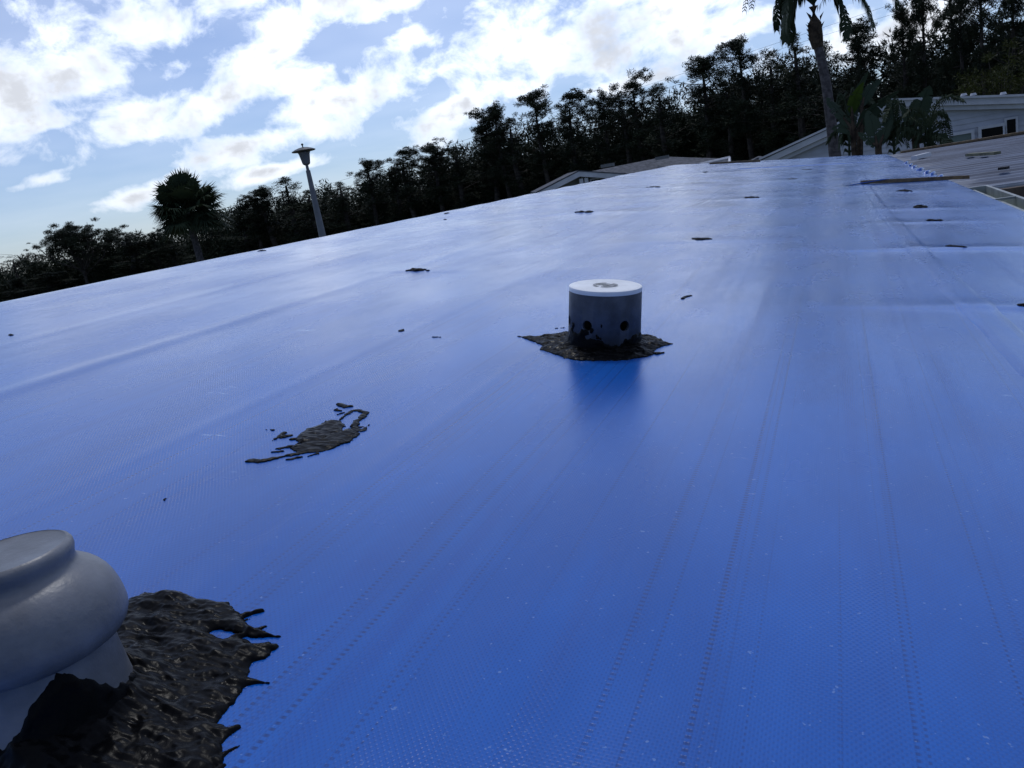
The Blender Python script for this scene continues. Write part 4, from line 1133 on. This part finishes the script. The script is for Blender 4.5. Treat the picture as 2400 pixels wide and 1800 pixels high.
def paddle(mb, base, mid, tip, width, facing, n=30):
    """blade of narrow strips either side of the midrib, torn apart here and there as wind leaves them"""
    P0, P1, P2 = Vector(base), Vector(mid), Vector(tip); rr = random.Random(int(width * 1e5) + int(P2.x * 1000))
    ev = lambda t: P0 * (1 - t) ** 2 + P1 * 2 * t * (1 - t) + P2 * t * t
    prof = lambda t: width * max(0.03, math.sin(math.pi * min(1, t ** .8 * .96 + .03)) ** .7)
    mb.tube([ev(i / 8) for i in range(9)], [.022 * (1 - i / 10) for i in range(9)], 5)
    for sd in (-1, 1):
        sag = 0.0
        for i in range(n):
            t0, t1 = i / n, (i + 1) / n
            if rr.random() < .22: sag = rr.uniform(0, .55)
            if rr.random() < .05: continue
            a, b = ev(t0), ev(t1); ax = (b - a).normalized(); w0, w1 = prof(t0), prof(t1)
            k = rr.uniform(.86, 1.0) if sag else 1.0
            o0 = a + facing * sd * w0 * k + ax * w0 * .28 + Vector((0, 0, -w0 * sag)); o1 = b + facing * sd * w1 * k + ax * w1 * .28 + Vector((0, 0, -w1 * sag))
            m0 = a + facing * sd * w0 * .5 + ax * w0 * .12 + Vector((0, 0, w0 * .10 - w0 * sag * .3)); m1 = b + facing * sd * w1 * .5 + ax * w1 * .12 + Vector((0, 0, w1 * .10 - w1 * sag * .3))
            mb.add([a, b, m1, m0, o1, o0], [(0, 1, 2, 3), (3, 2, 4, 5)])
Xs = Vector((M[0][0], M[1][0], 0)).normalized(); Ys_ = Vector((-Xs.y, Xs.x, 0))
def paddle_plant(D, basepx, leaves, label, seed, name='paddle_plant'):
    c = at(*basepx, D); root = empty(name, (c.x, c.y, 0)); r = random.Random(seed)
    st = MB()
    for (bx, by, mx, my, tx, ty, w, lit) in leaves:
        a, b, t = [Vector(at(px, py, D)) - Vector((c.x, c.y, 0)) for px, py in ((bx, by), (mx, my), (tx, ty))]
        dep = r.uniform(-.5, .5); b = b + Ys_ * dep * .5; t = t + Ys_ * dep
        ax = (t - a).normalized(); fc = ax.cross(Ys_ + Xs * r.uniform(-.5, .5)).normalized()
        mb = MB(); paddle(mb, a, b, t, w * D / F_PX, fc); mb.build('leaf', M_PADDLELIT if lit else M_PADDLE, root)
        st.tube([(r.uniform(-.15, .15), r.uniform(-.15, .15), 0), Vector((a.x * .3, a.y * .3, a.z * .6)), a, (a + b) / 2], [.09, .07, .04, .02], 7)
    st.build('stems', M_BOOT, root)
    return tag(root, label, 'plant')
paddle_plant(22, (2005, 370), [(1997, 268, 1990, 235, 2012, 196, 13, 1), (2003, 300, 1985, 240, 2040, 165, 16, 0), (2010, 305, 2030, 250, 2095, 215, 14, 0), (1995, 300, 1965, 250, 1950, 225, 12, 0), (2000, 310, 1975, 290, 1955, 300, 10, 0), (2012, 320, 2050, 260, 2075, 262, 13, 0), (2000, 330, 1980, 300, 1985, 345, 9, 0), (2020, 250, 2035, 205, 2075, 180, 12, 0)],
             'banana-like plant with one bright upright leaf beside the curved palm', 3)
paddle_plant(21, (2058, 372), [(2056, 345, 2050, 290, 2040, 258, 17, 0), (2062, 340, 2085, 290, 2100, 250, 12, 0), (2055, 350, 2075, 300, 2120, 290, 11, 0), (2060, 350, 2030, 320, 2010, 310, 9, 0)],
             'low paddle-leaved plant with one broad drooping leaf, second from the curved palm', 5)
paddle_plant(21, (2150, 372), [(2140, 300, 2145, 250, 2164, 205, 22, 0), (2140, 320, 2120, 270, 2090, 250, 12, 0), (2150, 320, 2175, 275, 2205, 268, 10, 0), (2145, 330, 2130, 300, 2100, 300, 14, 0), (2150, 335, 2165, 310, 2190, 320, 11, 0)],
             'plant with the tallest broad pointed leaf in front of the white house', 8)
def areca(D, basepx, fronds, label, seed):
    c = at(*basepx, D); root = empty('clump_palm', (c.x, c.y, 0)); r = random.Random(seed); k = D / F_PX
    for F in fronds:
        dep = r.uniform(-.5, .5); mb = MB(); pts = []
        for j, (px, py) in enumerate(F): pts.append(at(px, py, D) - Vector((c.x, c.y, 0)) + Ys_ * dep * j * .3)
        pts = [Vector((0, 0, max(.3, pts[0].z - 1.6)))] + pts
        feather(mb, pts, .34, r, .75, 40, .016); mb.build('frond', M_FROND, root)
    MB().tube([(0, 0, 0), (0, 0, 1.6)], [.12, .08], 8).build('stem', M_BOOT, root)
    return tag(root, label, 'palm')
areca(20.5, (2185, 372), [[(2180, 340), (2185, 285), (2205, 262), (2235, 275), (2250, 320)], [(2185, 345), (2195, 300), (2220, 285), (2240, 300), (2246, 335)], [(2175, 345), (2165, 300), (2140, 280), (2115, 300), (2105, 340)], [(2170, 345), (2150, 310), (2125, 305), (2105, 325), (2098, 355)],
      [(2185, 350), (2200, 325), (2222, 325), (2238, 340), (2240, 350)], [(2180, 340), (2178, 270), (2190, 235), (2212, 232), (2225, 245)], [(2180, 345), (2170, 310), (2150, 320), (2140, 345), (2138, 365)], [(2182, 345), (2190, 320), (2200, 330), (2206, 350), (2208, 365)], [(2175, 345), (2160, 285), (2135, 262), (2110, 262), (2090, 280)]],
      'bushy feather-leaved palm clump before the siding windows', 6)

def spread(bx, by, tips, seed):
    r = random.Random(seed); out = []
    for (tx, ty) in tips:
        mx, my = bx + (tx - bx) * .35, min(by, ty) - abs(tx - bx) * .55 - 8
        out.append([(bx, by), (bx + (tx - bx) * .1, by * .5 + my * .5), (mx, my), (bx + (tx - bx) * .75, my + (ty - my) * .35), (tx, ty)])
    return out
areca(22.5, (1988, 372), spread(1990, 335, [(1955, 262), (1965, 300), (1950, 335), (2030, 255), (2045, 290), (2055, 330), (2005, 230), (1975, 240), (2030, 345), (1960, 350)], 3),
      'ragged feather-leaved palm clump right against the curved palm trunk', 12)
areca(21.5, (2095, 372), spread(2095, 335, [(2050, 290), (2060, 330), (2130, 270), (2150, 310), (2140, 345), (2075, 262), (2110, 250), (2065, 352)], 5),
      'dark feather-leaved palm clump midway between the paddle plants', 14)

# ------------------------------------------------------------------ overhead wires
for i, (pts, lab) in enumerate((([(640, 470, 80), (820, 417, 80), (1200, 292, 78), (1500, 205, 76), (1800, 108, 74), (2150, -10, 72)], 'upper thin overhead wire running above the tree line'),
                                ([(640, 486, 80), (900, 412, 80), (1250, 300, 78), (1650, 180, 76), (1850, 108, 74), (2200, 0, 72)], 'lower thin overhead wire running above the tree line'))):
    mb = MB().tube([at(a, b, d) for a, b, d in pts], .009, 5)
    tag(mb.build('overhead_wire', M_HOLE), lab, 'wire')
